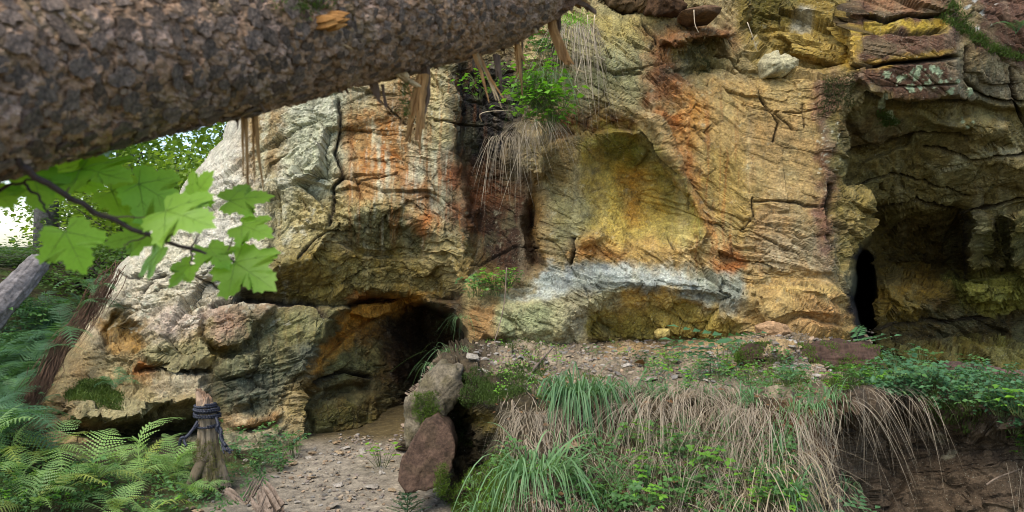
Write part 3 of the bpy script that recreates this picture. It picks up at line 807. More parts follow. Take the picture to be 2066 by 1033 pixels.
spots([(1775, 195), (1800, 195), (1810, 250), (1780, 245)], 6, 4, 12, (190, 200, 170))
spots([(1645, 250), (1685, 245), (1690, 350), (1650, 350)], 60, 1, 3.4, (206, 200, 172))
spots([(1690, 100), (1910, 95), (1930, 180), (1720, 190)], 60, 0.8, 2.5, (176, 172, 150))
spots([(1930, 0), (2010, 0), (2010, 60), (1950, 60)], 12, 2, 6, (186, 186, 176))
spots([(1400, 40), (1440, 40), (1430, 80), (1405, 80)], 9, 1.5, 3.5, (190, 190, 150))
spots([(1940, 230), (1970, 230), (1970, 260), (1940, 260)], 4, 3, 6, (170, 180, 140))
spots([(700, 240), (900, 220), (900, 430), (720, 430)], 60, 0.8, 3.2, (205, 200, 172))
spots([(250, 560), (480, 420), (480, 620), (260, 680)], 120, 1, 4.5, (206, 206, 176))

nv, nu = U.shape
idx = np.arange(nv * nu, dtype=np.int32).reshape(nv, nu)
quads = np.stack([idx[:-1, :-1], idx[:-1, 1:], idx[1:, 1:], idx[1:, :-1]], -1)[:, :, ::-1]
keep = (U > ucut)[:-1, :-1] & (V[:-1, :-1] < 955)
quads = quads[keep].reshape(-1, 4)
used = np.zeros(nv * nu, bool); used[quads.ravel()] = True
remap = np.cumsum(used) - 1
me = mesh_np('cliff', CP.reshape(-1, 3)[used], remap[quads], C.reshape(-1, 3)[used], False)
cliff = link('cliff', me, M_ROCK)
tag(cliff, kind='structure')
del me
# ------------------------------------------------------------------ ground sheet
def ground_z(x, y):
    x = np.asarray(x, np.float32); y = np.asarray(y, np.float32)
    z = 0.40 * np.maximum(-2.5 - 1.5 * sstep((y - 5.4) / 1.2) - x, 0) * sstep((y - 1.0) / 3.5)
    z = z + 0.10 * np.maximum(y - 7.5, 0) * sstep((-3.0 - x) / 1.5)
    z = np.minimum(z, 1.35 + 0.1 * np.sin(x * 0.6) + 0.012 * np.maximum(y - 14, 0))
    z = z + 0.05 * fbm(x * 0.7, y * 0.7, 3, 201) + 0.018 * fbm(x * 4, y * 4, 3, 202)
    side = sstep((x + 0.3) / 1.2) * sstep((5.6 - y) / 1.0)
    return z + 0.0 * side
def axis3(a, b, lo, hi, st, g=1.35):
    m = list(np.arange(a, b, st)); s = st; x = m[-1]
    while x < hi: s *= g; x += s; m.append(x)
    s = st; x = a; l = []
    while x > lo: s *= g; x -= s; l.append(x)
    return np.array(l[::-1] + m, np.float32)
gx = axis3(-7.5, 1.2, -400, 400, 0.03); gy = axis3(3.4, 10.5, -400, 400, 0.03)
GX, GY = np.meshgrid(gx, gy)
near = sstep((14 - GY) / 6) * sstep((GY + 2) / 4)
fg, eg = facets(GX * 14, GY * 14, 211); fg2, eg2 = facets(GX * 34, GY * 34, 212)
path = sstep((-0.1 - GX) / 0.4) * sstep((GX + 2.05 + 0.25 * fbm(GX * 2, GY * 2, 3, 213)) / 0.35)
chip = sstep((fbm(GX * 1.8, GY * 1.8, 3, 214) + 0.25) / 0.4)
GZ = ground_z(GX, GY) + near * (path * chip * (0.005 * fg + 0.004 * fg2) + (1 - path) * (0.03 * fbm(GX * 9, GY * 9, 3, 215)))
n1 = fbm(GX * 3, GY * 3, 5, 216)[..., None]; n2 = fbm(GX * 14, GY * 14, 4, 217)[..., None]
def L2(*c): return s2l(c) * 0.86
soil = L2(74, 66, 42) * (1 + 0.5 * n1); mossy = L2(78, 92, 40) * (1 + 0.4 * n2)
k = sstep((n1 + 0.05) / 0.3)
GC = soil * (1 - k) + mossy * k
pc = L2(150, 138, 118) * (1 + 0.28 * n1 + 0.25 * n2)
tint = rnd(np.floor(GX * 14).astype(np.int32), np.floor(GY * 14).astype(np.int32), 218)[..., None]
pc = pc * (0.9 + 0.2 * tint)
deep = sstep((GY - 6.5) / 0.8)[..., None]                 # darker yellow-brown earth under the cave roof
pc = pc * (1 - deep) + L2(100, 86, 54) * (1 + 0.3 * n2) * deep
GC = GC * (1 - path[..., None]) + pc * path[..., None]
GC = np.clip(GC, 0.01, 0.7)
gi = np.arange(GX.size, dtype=np.int32).reshape(GX.shape)
gq = np.stack([gi[:-1, :-1], gi[:-1, 1:], gi[1:, 1:], gi[1:, :-1]], -1).reshape(-1, 4)
ground = link('ground', mesh_np('ground', np.stack([GX, GY, GZ], -1).reshape(-1, 3), gq, GC.reshape(-1, 3)), M_GROUND)
tag(ground, kind='structure')
def gz(x, y): return float(ground_z(np.array([x]), np.array([y]))[0])

# ------------------------------------------------------------------ the bank in front of the cliff (ledge, earth slope, red rock)
bu = axis(780, 790, 2090, 2520, 2.6, 9.0); bv = axis(640, 650, 1045, 1200, 2.4, 7.0)
BU, BV = np.meshgrid(bu, bv)
EDGE = [(780, 720), (860, 720), (930, 745), (1000, 786), (1060, 800), (1150, 790), (1240, 788), (1340, 800), (1460, 800), (1560, 806), (1640, 812), (1720, 796), (1820, 784), (1900, 792), (1980, 812), (2066, 830), (2520, 860)]
ZT = [(780, .78), (880, .80), (960, .84), (1100, .82), (1300, .80), (1500, .82), (1600, .86), (1680, .84), (1780, .80), (1900, .80), (2066, .78), (2520, .75)]
bwu = 9 * fbm(BU / 50, BV / 50, 4, 301); bwv = 9 * fbm(BU / 50 + 7, BV / 50, 4, 302)
BUW = BU + bwu; BVW = BV + bwv
ve = np.interp(BUW, [p[0] for p in EDGE], [p[1] for p in EDGE]) + 9 * fbm(BU / 30, BU * 0, 3, 303) + 16 * fbm(BU / 110, BU * 0, 2, 308)
zt = np.interp(BU, [p[0] for p in ZT], [p[1] for p in ZT])
# gravel heap on the right of the ledge
heap = 0.16 * np.exp(-(((BU - 1570) / 95.0) ** 2 + ((BV - 690) / 42.0) ** 2))
def plane_y(v): return (EYE - zt - heap) * F / np.maximum(v - 516.5, 60)
YE = (EYE - zt) * F / (blur(np.interp(BU, [p[0] for p in EDGE], [p[1] for p in EDGE]), 12) - 516.5) + 0.06 * fbm(BU / 60, BV / 60, 3, 307)
top = plane_y(BV)
t = (BV - ve) / 250.0
prof = np.interp(BU, [780, 900, 960, 1030, 1100, 1300, 1560, 1640, 1720, 2520], [0.35, 0.5, 0.3, 0.7, 1.0, 0.95, 0.7, 0.3, 0.12, 0.12])
front = YE - prof * np.clip(t, 0, 2) * 0.95
rock_r = sstep((BUW + 3 * bwu - 1600) / 90)                      # undercut red rock on the right
front = front + rock_r * (0.34 * sstep((BVW - ve - 18) / 40) - 0.12 * sstep((BVW - 925) / 110))
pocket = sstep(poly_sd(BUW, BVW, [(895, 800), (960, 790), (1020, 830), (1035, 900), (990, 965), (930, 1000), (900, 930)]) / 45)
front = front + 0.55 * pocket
softw = 10.0
m = sstep((BVW - ve + softw) / (2 * softw))
BD = top * (1 - m) + front * m
SIL = [(945, 640), (905, 700), (862, 738), (838, 775), (825, 800), (822, 850), (806, 900), (800, 940), (806, 980), (850, 1015), (868, 1050), (880, 1200)]
us_ = np.interp(BV, [p[1] for p in SIL], [p[0] for p in SIL]) + 7 * fbm(BV / 30, BV * 0 + 5, 3, 304)
e = np.clip((BU - us_) / 60, 0, 1)
BD = BD + 0.8 * (1 - np.sqrt(1 - (1 - e) ** 2))
BX, BY, BZ = (BU - 1033) / F * BD, BD, EYE - (BV - 516.5) / F * BD
ba = BX + 0.73 * BY; bb = BZ + 0.45 * BY
h1, g1 = facets(ba * 2.4, bb * 3.0, 311); h2, g2 = facets(ba * 8, bb * 9, 312); h3, g3 = facets(ba * 24, bb * 26, 313)
isrock = np.clip(rock_r * m + (1 - sstep((BUW - 930) / 60)) + pocket * 0.6, 0, 1)
db = isrock * (0.12 * h1 + 0.06 * h2 + 0.02 * h3 - 0.02 * np.exp(-g1 * 22)) + (1 - isrock) * (0.07 * fbm(ba * 2.2, bb * 2.2, 4, 314) + 0.03 * fbm(ba * 11, bb * 11, 4, 315)) \
    + (1 - m) * (0.05 * fbm(ba * 1.6, bb * 2.2, 3, 318) + 0.015 * h3 + 0.008 * fbm(ba * 30, bb * 30, 2, 316)) + 0.012 * fbm(ba * 20, bb * 20, 3, 317) * m
Usave, Vsave = U, V
BN = normals(blur(BX, 4), blur(BY, 4), blur(BZ, 4))
BP = np.stack([BX, BY, BZ], -1) + BN * db[..., None]
BP = BP.astype(np.float32)
def bank_pt(u, v): return surf_pt(bu, bv, BP, u, v)
b1 = fbm(BU / 60, BV / 60, 5, 321)[..., None]; b2 = fbm(BU / 14, BV / 14, 4, 322)[..., None]
BC = np.empty(BU.shape + (3,), np.float32); BC[:] = L2(78, 66, 46)
BC = BC * (1 + 0.35 * b1 + 0.3 * b2)
scree = L2(150, 134, 108) * (1 + 0.2 * b1 + 0.25 * b2)
yel = sstep(1 - np.abs(BV - 700) / 30)[..., None] * sstep((BU - 1180) / 60)[..., None]
scree = scree * (1 - 0.6 * yel) + L2(186, 150, 92) * 0.6 * yel
k = ((1 - m) * sstep((BUW - 960) / 60) * sstep((1760 - BUW) / 60))[..., None]
k = k * (0.45 + 0.55 * sstep((b1 + 0.3) / 0.4))
BC = BC * (1 - k) + scree * k
rr_ = L2(100, 84, 66) * (1 + 0.35 * b1 + 0.3 * b2); k = (rock_r * m)[..., None]
BC = BC * (1 - k) + rr_ * k
k = (sstep(1 - np.abs(BUW - 1630) / 90) * m * sstep((960 - BV) / 60))[..., None] * 0.8
BC = BC * (1 - k) + L2(124, 78, 44) * (1 + 0.3 * b2) * k
k = sstep((900 - BUW) / 30)[..., None] * sstep((900 - BV) / 40)[..., None]
BC = BC * (1 - k) + L2(158, 138, 116) * (1 + 0.3 * b1 + 0.25 * b2) * k
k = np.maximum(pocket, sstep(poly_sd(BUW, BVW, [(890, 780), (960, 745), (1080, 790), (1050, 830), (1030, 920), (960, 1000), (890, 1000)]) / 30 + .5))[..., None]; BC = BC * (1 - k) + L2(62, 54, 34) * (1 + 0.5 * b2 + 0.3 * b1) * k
k = (sstep(poly_sd(BUW, BVW, [(900, 800), (1000, 840), (1020, 880), (940, 850)]) / 14 * .5 + .5) * 0.8)[..., None]; BC = BC * (1 - k) + L2(122, 104, 44) * k
w = window(BU, BV, [(1900, 900)], 120)
for (u0, v0, r0) in [(1893, 885, 9), (1908, 882, 7), (1876, 880, 6), (1914, 915, 12), (1905, 921, 9)]:
    d = np.hypot(BU - u0, BV - v0) + 3 * gnoise(BU / 4, BV / 4, 5)
    k = (sstep((r0 - d) / 3) * 0.75)[..., None]; BC = BC * (1 - k) + L2(160, 150, 122) * k
BC = np.clip(BC, 0.008, 0.75)
bi = np.arange(BU.size, dtype=np.int32).reshape(BU.shape)
bq = np.stack([bi[:-1, :-1], bi[:-1, 1:], bi[1:, 1:], bi[1:, :-1]], -1)[:, :, ::-1]
kp = ((BU > us_) & ((BV + 0.6 * bwv > np.interp(BU, [1700, 1760, 1900, 2066, 2520], [600, 735, 742, 765, 790]))))[:-1, :-1]
bq = bq[kp].reshape(-1, 4)
used = np.zeros(BU.size, bool); used[bq.ravel()] = True; rm = np.cumsum(used) - 1
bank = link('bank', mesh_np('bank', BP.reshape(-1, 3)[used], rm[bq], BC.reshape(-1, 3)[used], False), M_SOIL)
tag(bank, kind='structure')
# ------------------------------------------------------------------ fallen tree across the top of the view
M_BARK = rock_mat('bark', bump=0.8, fine=150, rough=0.8, spec=0.3, contrast=1.1, speck=False, bdist=0.004)
M_SCALE = rock_mat('bark_flakes', attr=False, color=(0.25, 0.175, 0.125), bump=1.0, fine=150, rough=0.75, spec=0.3, contrast=1.4, speck=False, bdist=0.004)
M_PLATE = rock_mat('bark_scale', attr=False, color=(0.33, 0.24, 0.175), bump=0.9, fine=5.0, rough=0.72, spec=0.35, contrast=1.5, speck=False, bdist=0.15)
M_SPLINT = wood_mat('splintered_wood', (0.42, 0.225, 0.085), (0.13, 0.06, 0.025), scale=(60, 60, 5), bump=0.7)
M_PALEWOOD = wood_mat('pale_wood', (0.46, 0.33, 0.18), (0.24, 0.14, 0.06), scale=(60, 60, 5), bump=0.5)
M_BARKW = wood_mat('torn_bark', (0.16, 0.10, 0.065), (0.06, 0.035, 0.025), scale=(40, 40, 10), bump=0.8)
M_MOSS = leaf_mat('moss', (0.095, 0.145, 0.025), (0.045, 0.075, 0.015), trans=0.25, rough=0.8, vary=0.2, scale=6)

AX = [(-620, 305, 0.98, .160), (-350, 215, 1.16, .160), (0, 150, 1.40, .161), (300, 100, 1.62, .164), (600, 45, 1.88, .165), (900, -8, 2.15, .162), (1000, -24, 2.24, .158), (1070, -38, 2.31, .128), (1130, -48, 2.37, .085), (1200, -56, 2.44, .05)]
axp = [at(u, v, y) for u, v, y, r in AX]
seg = [0.0]
for i in range(1, len(axp)): seg.append(seg[-1] + (axp[i] - axp[i - 1]).length)
LOGL = seg[-1]
def log_axis(s):
    i = min(max(int(np.searchsorted(seg, s)) - 1, 0), len(seg) - 2)
    k = (s - seg[i]) / (seg[i + 1] - seg[i])
    # Catmull-Rom for a smooth stem
    p0 = axp[max(i - 1, 0)]; p1 = axp[i]; p2 = axp[i + 1]; p3 = axp[min(i + 2, len(axp) - 1)]
    p = 0.5 * ((2 * p1) + (p2 - p0) * k + (2 * p0 - 5 * p1 + 4 * p2 - p3) * k * k + (3 * p1 - p0 - 3 * p2 + p3) * k ** 3)
    r = AX[i][3] * (1 - k) + AX[i + 1][3] * k
    return p, r
NS, NT = 620, 250
ss = np.linspace(0, LOGL, NS)
cen = np.array([log_axis(s)[0] for s in ss]); rad = np.array([log_axis(s)[1] for s in ss])
rad = np.convolve(np.pad(rad, 6, mode='edge'), np.ones(13) / 13, 'valid')
tan = np.gradient(cen, axis=0); tan /= np.linalg.norm(tan, axis=1, keepdims=True)
upv = np.array([0, 0, 1.0]); a1 = upv - tan * (tan @ upv)[:, None]; a1 /= np.linalg.norm(a1, axis=1, keepdims=True)
a2 = np.cross(tan, a1)
th = np.linspace(0, 2 * math.pi, NT, endpoint=False)
SS, TT = np.meshgrid(ss, th, indexing='ij')
# periodic cell coordinates: use the angle in a band that stays continuous on the side one sees
arc = TT * 0.168
sq_ = 0.72 + 0.28 * sstep(SS / LOGL / 0.6)
fb, eb = facets(SS * 25 * 0.8 + 0.5 * fbm(SS * 30, arc * 30, 3, 401), arc * 26 + 0.5 * fbm(SS * 30 + 5, arc * 30, 3, 402), 403, 1.0)
fb2, eb2 = facets(SS * 70, arc * 95, 404, 1.2)
old = sstep((SS - LOGL * 0.62) / (LOGL * 0.2))                      # towards the break the bark is finer and rotted
plate = np.clip(eb * 3.2, 0, 1) ** 0.5
hgt = 0.007 * plate * (1 - 0.6 * old) + 0.0038 * fb * (1 - 0.3 * old) + 0.0035 * fb2 + 0.010 * fbm(SS * 5, arc * 5, 3, 405) + 0.003 * fbm(SS * 60, arc * 60, 3, 406)
torn = sstep((SS - (LOGL - 0.27)) / 0.10)
hgt = hgt + torn * (0.035 * fbm(SS * 9, arc * 30, 4, 407) + 0.015 * fbm(SS * 20, arc * 80, 3, 408))
knot = np.exp(-(((SS - 1.50) / 0.06) ** 2 + ((arc - 0.168 * 5.25) / 0.06) ** 2))
hgt = hgt + 0.012 * knot
RR = rad[:, None] * (1 + 0.03 * np.sin(2 * TT + 1.0)) + hgt
PL = cen[:, None] + a1[:, None] * (np.cos(TT) * RR)[..., None] + a2[:, None] * (np.sin(TT) * RR)[..., None]
cn = fbm(SS * 14, arc * 14, 4, 411)[..., None]; cn2 = fbm(SS * 4, arc * 4, 4, 412)[..., None]
tintc = np.clip(0.5 + fb * 0.6, 0, 1)[..., None]
LC = s2l((160, 128, 100)) * (1 + 0.35 * cn + 0.25 * cn2) * (0.8 + 0.35 * tintc)
k = sstep((cn + 0.05 - 0.3 * cn2) / 0.3) * 0.45; LC = LC * (1 - k) + s2l((186, 160, 146)) * k          # scaly grey faces
k = np.clip(np.exp(-eb * 9), 0, 1)[..., None] * 0.55 * (1 - 0.5 * old[..., None]); LC = LC * (1 - k) + s2l((58, 40, 30)) * k   # brown between the plates
k = (sstep((fbm(SS * 8, arc * 8, 4, 413) - 0.12) / 0.3) * 0.35)[..., None]; LC = LC * (1 - k) + s2l((98, 92, 52)) * k   # algae
k = torn[..., None] * 0.8; LC = LC * (1 - k) + s2l((98, 66, 44)) * (1 + 0.5 * fbm(SS * 9, arc * 60, 4, 414)[..., None]) * k
k = knot[..., None]; LC = LC * (1 - k * 0.7) + s2l((120, 78, 40)) * k * 0.7
li = np.arange(NS * NT, dtype=np.int32).reshape(NS, NT); ln = np.roll(li, -1, 1)
lq = np.stack([li[:-1], ln[:-1], ln[1:], li[1:]], -1).reshape(-1, 4)
fallen = thing('fallen_tree', 'big fallen tree trunk with flaking brown bark lying across the top of the view', 'fallen tree', tuple(axp[5]))
bpy.context.view_layer.update()
def child(o, par):
    """parent a mesh that was built in world coordinates"""
    o.parent = par; o.matrix_parent_inverse = Matrix.Translation(-Vector(par.location)); return o
child(link('trunk', mesh_np('trunk', PL.reshape(-1, 3), lq, np.clip(LC, 0.01, 0.6).reshape(-1, 3), False), M_BARK), fallen)
def log_frame(s, t):
    i = min(int(s / LOGL * (NS - 1)), NS - 1); j = int((t % (2 * math.pi)) / (2 * math.pi) * NT) % NT
    p = Vector(PL[i, j]); n = Vector(a1[i] * math.cos(t) + a2[i] * math.sin(t)); tg = Vector(tan[i])
    return p, n, tg
# find stem coordinates from a pixel
flatP = PL.reshape(-1, 3)
pu = 1033 + flatP[:, 0] / flatP[:, 1] * F; pv = 516.5 - (flatP[:, 2] - EYE) / flatP[:, 1] * F
facing = (np.stack([a1[:, None] * np.cos(TT)[..., None] + a2[:, None] * np.sin(TT)[..., None]], 0)[0].reshape(-1, 3) * (np.array([0, 0, EYE]) - flatP)).sum(1) > 0
def log_at(u, v):
    d = (pu - u) ** 2 + (pv - v) ** 2 + np.where(facing, 0, 1e7)
    k = int(d.argmin()); return ss[k // NT], th[k % NT]
# bark scales: thin curled flakes, each its own piece
def scale_mesh(seed):
    r = random.Random(seed); n = 13
    ring = []; el = r.uniform(0.75, 1.25)
    for i in range(n):
        a = 2 * math.pi * i / n; rr = r.uniform(0.60, 1.15)
        ring.append((math.cos(a) * rr * el, math.sin(a) * rr / el))
    v = []; f = []
    lift = [r.uniform(0.0, 0.07) + 0.14 * max(0, math.cos(2 * math.pi * i / n + 1)) for i in range(n)]
    for i, (x, y) in enumerate(ring): v.append((x, y, lift[i] - 0.10))
    for i, (x, y) in enumerate(ring): v.append((x * 0.97, y * 0.97, lift[i] + 0.05))
    for i, (x, y) in enumerate(ring): v.append((x * 0.55, y * 0.55, 0.13 + r.uniform(-0.03, 0.03)))
    v.append((0, 0, 0.15))
    for i in range(n):
        j = (i + 1) % n
        f.append((i, j, n + j, n + i)); f.append((n + i, n + j, 2 * n + j, 2 * n + i)); f.append((2 * n + i, 2 * n + j, 3 * n))
    m = MB(); m.add(v, f); me = m.mesh('bark_scale', smooth=False); me.materials.append(M_PLATE); return me
SC = [scale_mesh(500 + i) for i in range(14)]
cand = []
rs = random.Random(5)
for i in range(9000):
    s = rs.uniform(0.05, LOGL - 0.30); t = rs.uniform(0, 2 * math.pi)
    p, n, tg = log_frame(s, t)
    if n.dot(Vector((0, 0, EYE)) - p) < 0.0: continue
    uu = 1033 + p.x / p.y * F; vv = 516.5 - (p.z - EYE) / p.y * F
    if uu < -40 or vv < -30: continue
    big = 1.0 if s < LOGL * 0.5 else 0.62
    sz = (0.006 + 0.018 * rs.random() ** 2) * big
    cand.append((sz / p.y, s, t, sz, p, n, tg))
kept = []; kp_ = np.zeros((1100, 3)); kr_ = np.zeros(1100)
for c in sorted(cand, key=lambda c: -c[0]):
    n_ = len(kept); q = np.array(c[4])
    if n_ == 0 or (((kp_[:n_] - q) ** 2).sum(1) > (0.85 * (c[3] + kr_[:n_])) ** 2).all():
        kp_[n_] = q; kr_[n_] = c[3]; kept.append(c)
    if len(kept) >= 1100: break
rest = MB()
for k, (pr, s, t, sz, p, n, tg) in enumerate(kept):
    b = n.cross(tg)
    a = rs.uniform(-0.6, 0.6) + (math.pi if rs.random() < .5 else 0)
    ex = tg * math.cos(a) + b * math.sin(a); ey = n.cross(ex)
    nn = (n + ex * rs.uniform(-0.13, 0.13) + ey * rs.uniform(-0.13, 0.13)).normalized()
    M = Matrix((ex * sz, ey * sz, nn * sz * rs.uniform(0.5, 1.0))).transposed().to_4x4(); M.translation = p + n * 0.001
    if k < 290:
        o = bpy.data.objects.new('bark_scale', SC[k % 14]); COL.objects.link(o); o.matrix_world = M; o.parent = fallen
        o.matrix_parent_inverse = Matrix.Translation(-Vector(fallen.location))
    else:
        mesh = SC[k % 14]
        rest.add([M @ v.co for v in mesh.vertices], [tuple(q.vertices) for q in mesh.polygons])
o = child(rest.obj('small_bark_scales', M_SCALE, None, smooth=False), fallen); o['kind'] = 'stuff'
# broken stubs and hanging splinters, all still part of the tree
def splinter(name, pts, w, mat, n=5, flat=0.45, fr=3, seed=0):
    """a split length of wood, torn into fibres at its end; pts = (u, v, Y)"""
    r = random.Random(seed); P = [at(*p) for p in pts]; m = MB()
    path = []
    for i in range(len(P) - 1):
        for k in range(5): path.append(P[i].lerp(P[i + 1], k / 5))
    path.append(P[-1])
    wide = fr >= 3 and flat > .4
    for q in range(fr * 3 if wide else fr):
        ww = w * (0.58 if wide else .65) * r.uniform(.6, 1.2)
        off = Vector((r.uniform(-1, 1) * w * 0.8, r.uniform(-1, 1) * w * 0.35, 0)); cut = r.uniform(0.35, 1.0) if q else 1.0; beg = r.uniform(0, .25) if q > 2 else 0
        pp = path[int(len(path) * beg):max(int(len(path) * beg) + 3, int(len(path) * cut))]
        dev = Vector((r.gauss(0, .5), r.gauss(0, .3), r.gauss(0, .2))) * w; k0 = r.uniform(.5, 1.1)
        pp = [p + off * (0.55 + 0.5 * k0 * i / len(pp)) + dev * (i / len(pp)) ** 2 + Vector((r.uniform(-1, 1), r.uniform(-1, 1), 0)) * w * 0.07 for i, p in enumerate(pp)]
        m.tube(pp, [ww * (1 - (0.55 if wide else .85) * (i / (len(pp) - 1)) ** 2) for i in range(len(pp))], n=n, flat=flat)
    return child(m.obj(name, mat, None, smooth=False), fallen)
splinter('splinter', [(492, 215, 1.78), (494, 330, 1.78), (497, 470, 1.80)], 0.011, M_SPLINT, seed=1, fr=2)
splinter('splinter', [(512, 215, 1.80), (516, 300, 1.80), (524, 392, 1.80)], 0.008, M_SPLINT, seed=2, fr=2)
splinter('splinter', [(478, 225, 1.77), (482, 262, 1.77)], 0.008, M_BARKW, seed=3, fr=2)
splinter('branch_stub', [(795, 138, 2.02), (825, 160, 2.03), (850, 172, 2.04)], 0.016, M_PALEWOOD, seed=4)
splinter('splinter', [(852, 150, 2.05), (842, 215, 2.06), (828, 300, 2.07)], 0.026, M_SPLINT, seed=5, fr=6)
splinter('splinter', [(858, 120, 2.07), (858, 190, 2.08), (848, 232, 2.08)], 0.02, M_BARKW, seed=6, fr=3)
splinter('bark_strip', [(752, 160, 2.0), (762, 190, 2.0), (770, 208, 2.0)], 0.018, M_BARKW, seed=7, fr=3, flat=.3)
splinter('bark_strip', [(770, 170, 2.02), (774, 212, 2.02), (778, 224, 2.02)], 0.008, M_BARKW, seed=8, fr=2)
splinter('splinter', [(950, 92, 2.16), (972, 145, 2.14), (988, 205, 2.13)], 0.010, M_SPLINT, seed=9, fr=2)
splinter('splinter', [(956, 95, 2.16), (985, 150, 2.14), (1012, 218, 2.13)], 0.008, M_PALEWOOD, seed=10, fr=2)
splinter('splinter', [(960, 100, 2.16), (990, 160, 2.13), (1020, 200, 2.12)], 0.008, M_SPLINT, seed=11, fr=2)
splinter('bark_strip', [(1000, 110, 2.2), (1006, 150, 2.2), (1008, 180, 2.2)], 0.020, M_BARKW, seed=12, fr=3, flat=.3)
splinter('splinter', [(1044, 80, 2.28), (1048, 140, 2.28), (1050, 192, 2.28)], 0.013, M_SPLINT, seed=13, fr=4)
splinter('splinter', [(1054, 85, 2.29), (1052, 170, 2.29), (1053, 208, 2.29)], 0.007, M_BARKW, seed=14, fr=2)
splinter('splinter', [(1108, 10, 2.36), (1116, 60, 2.34), (1142, 120, 2.33), (1152, 133, 2.33)], 0.014, M_SPLINT, seed=15, fr=4)
splinter('splinter', [(1150, 131, 2.33), (1168, 141, 2.33), (1188, 149, 2.33)], 0.0035, M_PALEWOOD, seed=16, fr=1)
splinter('splinter', [(1128, 20, 2.38), (1126, 70, 2.38), (1112, 110, 2.38)], 0.010, M_BARKW, seed=17, fr=3)
splinter('splinter', [(1110, -20, 2.38), (1160, 0, 2.40), (1198, 18, 2.42)], 0.024, M_SPLINT, seed=18, fr=6)
splinter('splinter', [(1130, -10, 2.38), (1185, 12, 2.40), (1203, 30, 2.42)], 0.012, M_BARKW, seed=19, fr=4)
splinter('splinter', [(1040, 10, 2.26), (1070, 50, 2.24), (1078, 64, 2.23)], 0.014, M_PALEWOOD, seed=20, fr=4)
splinter('twig', [(690, 88, 1.80), (702, 94, 1.79), (714, 101, 1.785)], 0.0026, M_PALEWOOD, seed=21, fr=1)
splinter('branch_stub', [(835, 22, 2.0), (900, 10, 2.02), (1000, 6, 2.08)], 0.012, M_PALEWOOD, seed=22, fr=4)
s0, t0 = log_at(655, 45); p, n, tg = log_frame(s0, t0)
m = MB()
for q in range(9):
    o_ = tg * random.uniform(-.018, .022) + n.cross(tg) * random.uniform(-.012, .012)
    m.tube([p - n * 0.01 + o_, p + n * 0.016 + tg * 0.01 + o_, p + n * 0.03 + tg * 0.028 + o_], [0.013, 0.010, 0.001], n=5, flat=.6)
kn = child(m.obj('broken_branch', wood_mat('raw_orange_wood', (0.40, 0.19, 0.055), (0.16, 0.07, 0.02), scale=(40, 40, 12)), None, smooth=False), fallen)
kn['label'] = 'snapped off branch with raw orange wood'
for i in range(26):       # ragged bark threads along the underside
    s = rs.uniform(0.5, LOGL - 0.3); t = math.pi + rs.uniform(-0.5, 0.5); p, n, tg = log_frame(s, t)
    if i >= 14: continue
    m = MB(); q = p - n * 0.002
    m.tube([q, q + n * rs.uniform(.004, .01) + tg * rs.uniform(-.01, .01), q + n * rs.uniform(.012, .028) + tg * rs.uniform(-.012, .012)], [0.005, 0.004, 0.001], n=4)
    child(m.obj('bark_flake', M_BARKW, None, smooth=False), fallen)
def moss_mesh(pts_normals, mb, size=0.012, dens=6, r=random):
    for p, n in pts_normals:
        n = Vector(n); p = Vector(p)
        for k in range(dens):
            d = (n * 0.9 + Vector((r.gauss(0, .55), r.gauss(0, .55), r.gauss(0, .4) + 0.35))).normalized()
            q = p + Vector((r.gauss(0, 1), r.gauss(0, 1), r.gauss(0, .6))) * size * 1.1
            w = d.cross(Vector((r.gauss(0, 1), r.gauss(0, 1), r.gauss(0, 1)))).normalized() * size * 0.22
            l = size * r.uniform(0.6, 1.5)
            mb.add([q - w - d * size * .3, q + w - d * size * .3, q + d * l], [(0, 1, 2)])
m = MB(); pn = []
for i in range(150):
    s = s0 - 0.03 + rs.gauss(0, 0.035); t = t0 - 0.28 + rs.gauss(0, 0.10); p, n, tg = log_frame(s, t); pn.append((p, n))
for i in range(40):
    q = at(818 + rs.gauss(0, 3), 195 + rs.uniform(-28, 40), 2.03 + rs.uniform(0, .02)); pn.append((q, Vector((-.5, -.6, .3))))
moss_mesh(pn, m, 0.007, 6, rs)
o = child(m.obj('moss', M_MOSS, None, smooth=False), fallen); o['kind'] = 'stuff'
# ------------------------------------------------------------------ maple branch in front
M_MAPLE = leaf_mat('maple_leaf', (0.40, 0.65, 0.10), (0.30, 0.54, 0.07), trans=0.62, rough=0.45, vary=0.12, scale=14, spec=0.4)
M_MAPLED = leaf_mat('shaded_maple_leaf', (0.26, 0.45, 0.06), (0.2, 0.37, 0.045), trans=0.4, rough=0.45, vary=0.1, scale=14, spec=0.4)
M_VEIN = leaf_mat('leaf_vein', (0.26, 0.42, 0.07), (0.20, 0.34, 0.05), trans=0.2, vary=0.05)
M_TWIG = wood_mat('twig_bark', (0.075, 0.05, 0.045), (0.03, 0.02, 0.018), scale=(60, 60, 10), rough=0.6)
M_PETIOLE = leaf_mat('petiole', (0.20, 0.16, 0.06), (0.14, 0.12, 0.05), trans=0)
def maple_outline():
    # half outline, x to the tip, y sideways; five lobes with coarse teeth
    h = [(0.0, 0.0), (-0.09, 0.08), (-0.20, 0.17), (-0.25, 0.32), (-0.19, 0.34), (-0.17, 0.44), (-0.08, 0.43), (-0.02, 0.52), (0.05, 0.47), (0.12, 0.47),
         (0.15, 0.56), (0.24, 0.60), (0.28, 0.70), (0.36, 0.66), (0.46, 0.68), (0.45, 0.60), (0.52, 0.54), (0.48, 0.47), (0.54, 0.41), (0.50, 0.33), (0.52, 0.27),
         (0.60, 0.30), (0.66, 0.26), (0.75, 0.30), (0.77, 0.21), (0.86, 0.19), (0.84, 0.12), (0.92, 0.07), (1.0, 0.0)]
    return h + [(x, -y) for x, y in h[-2:0:-1]]
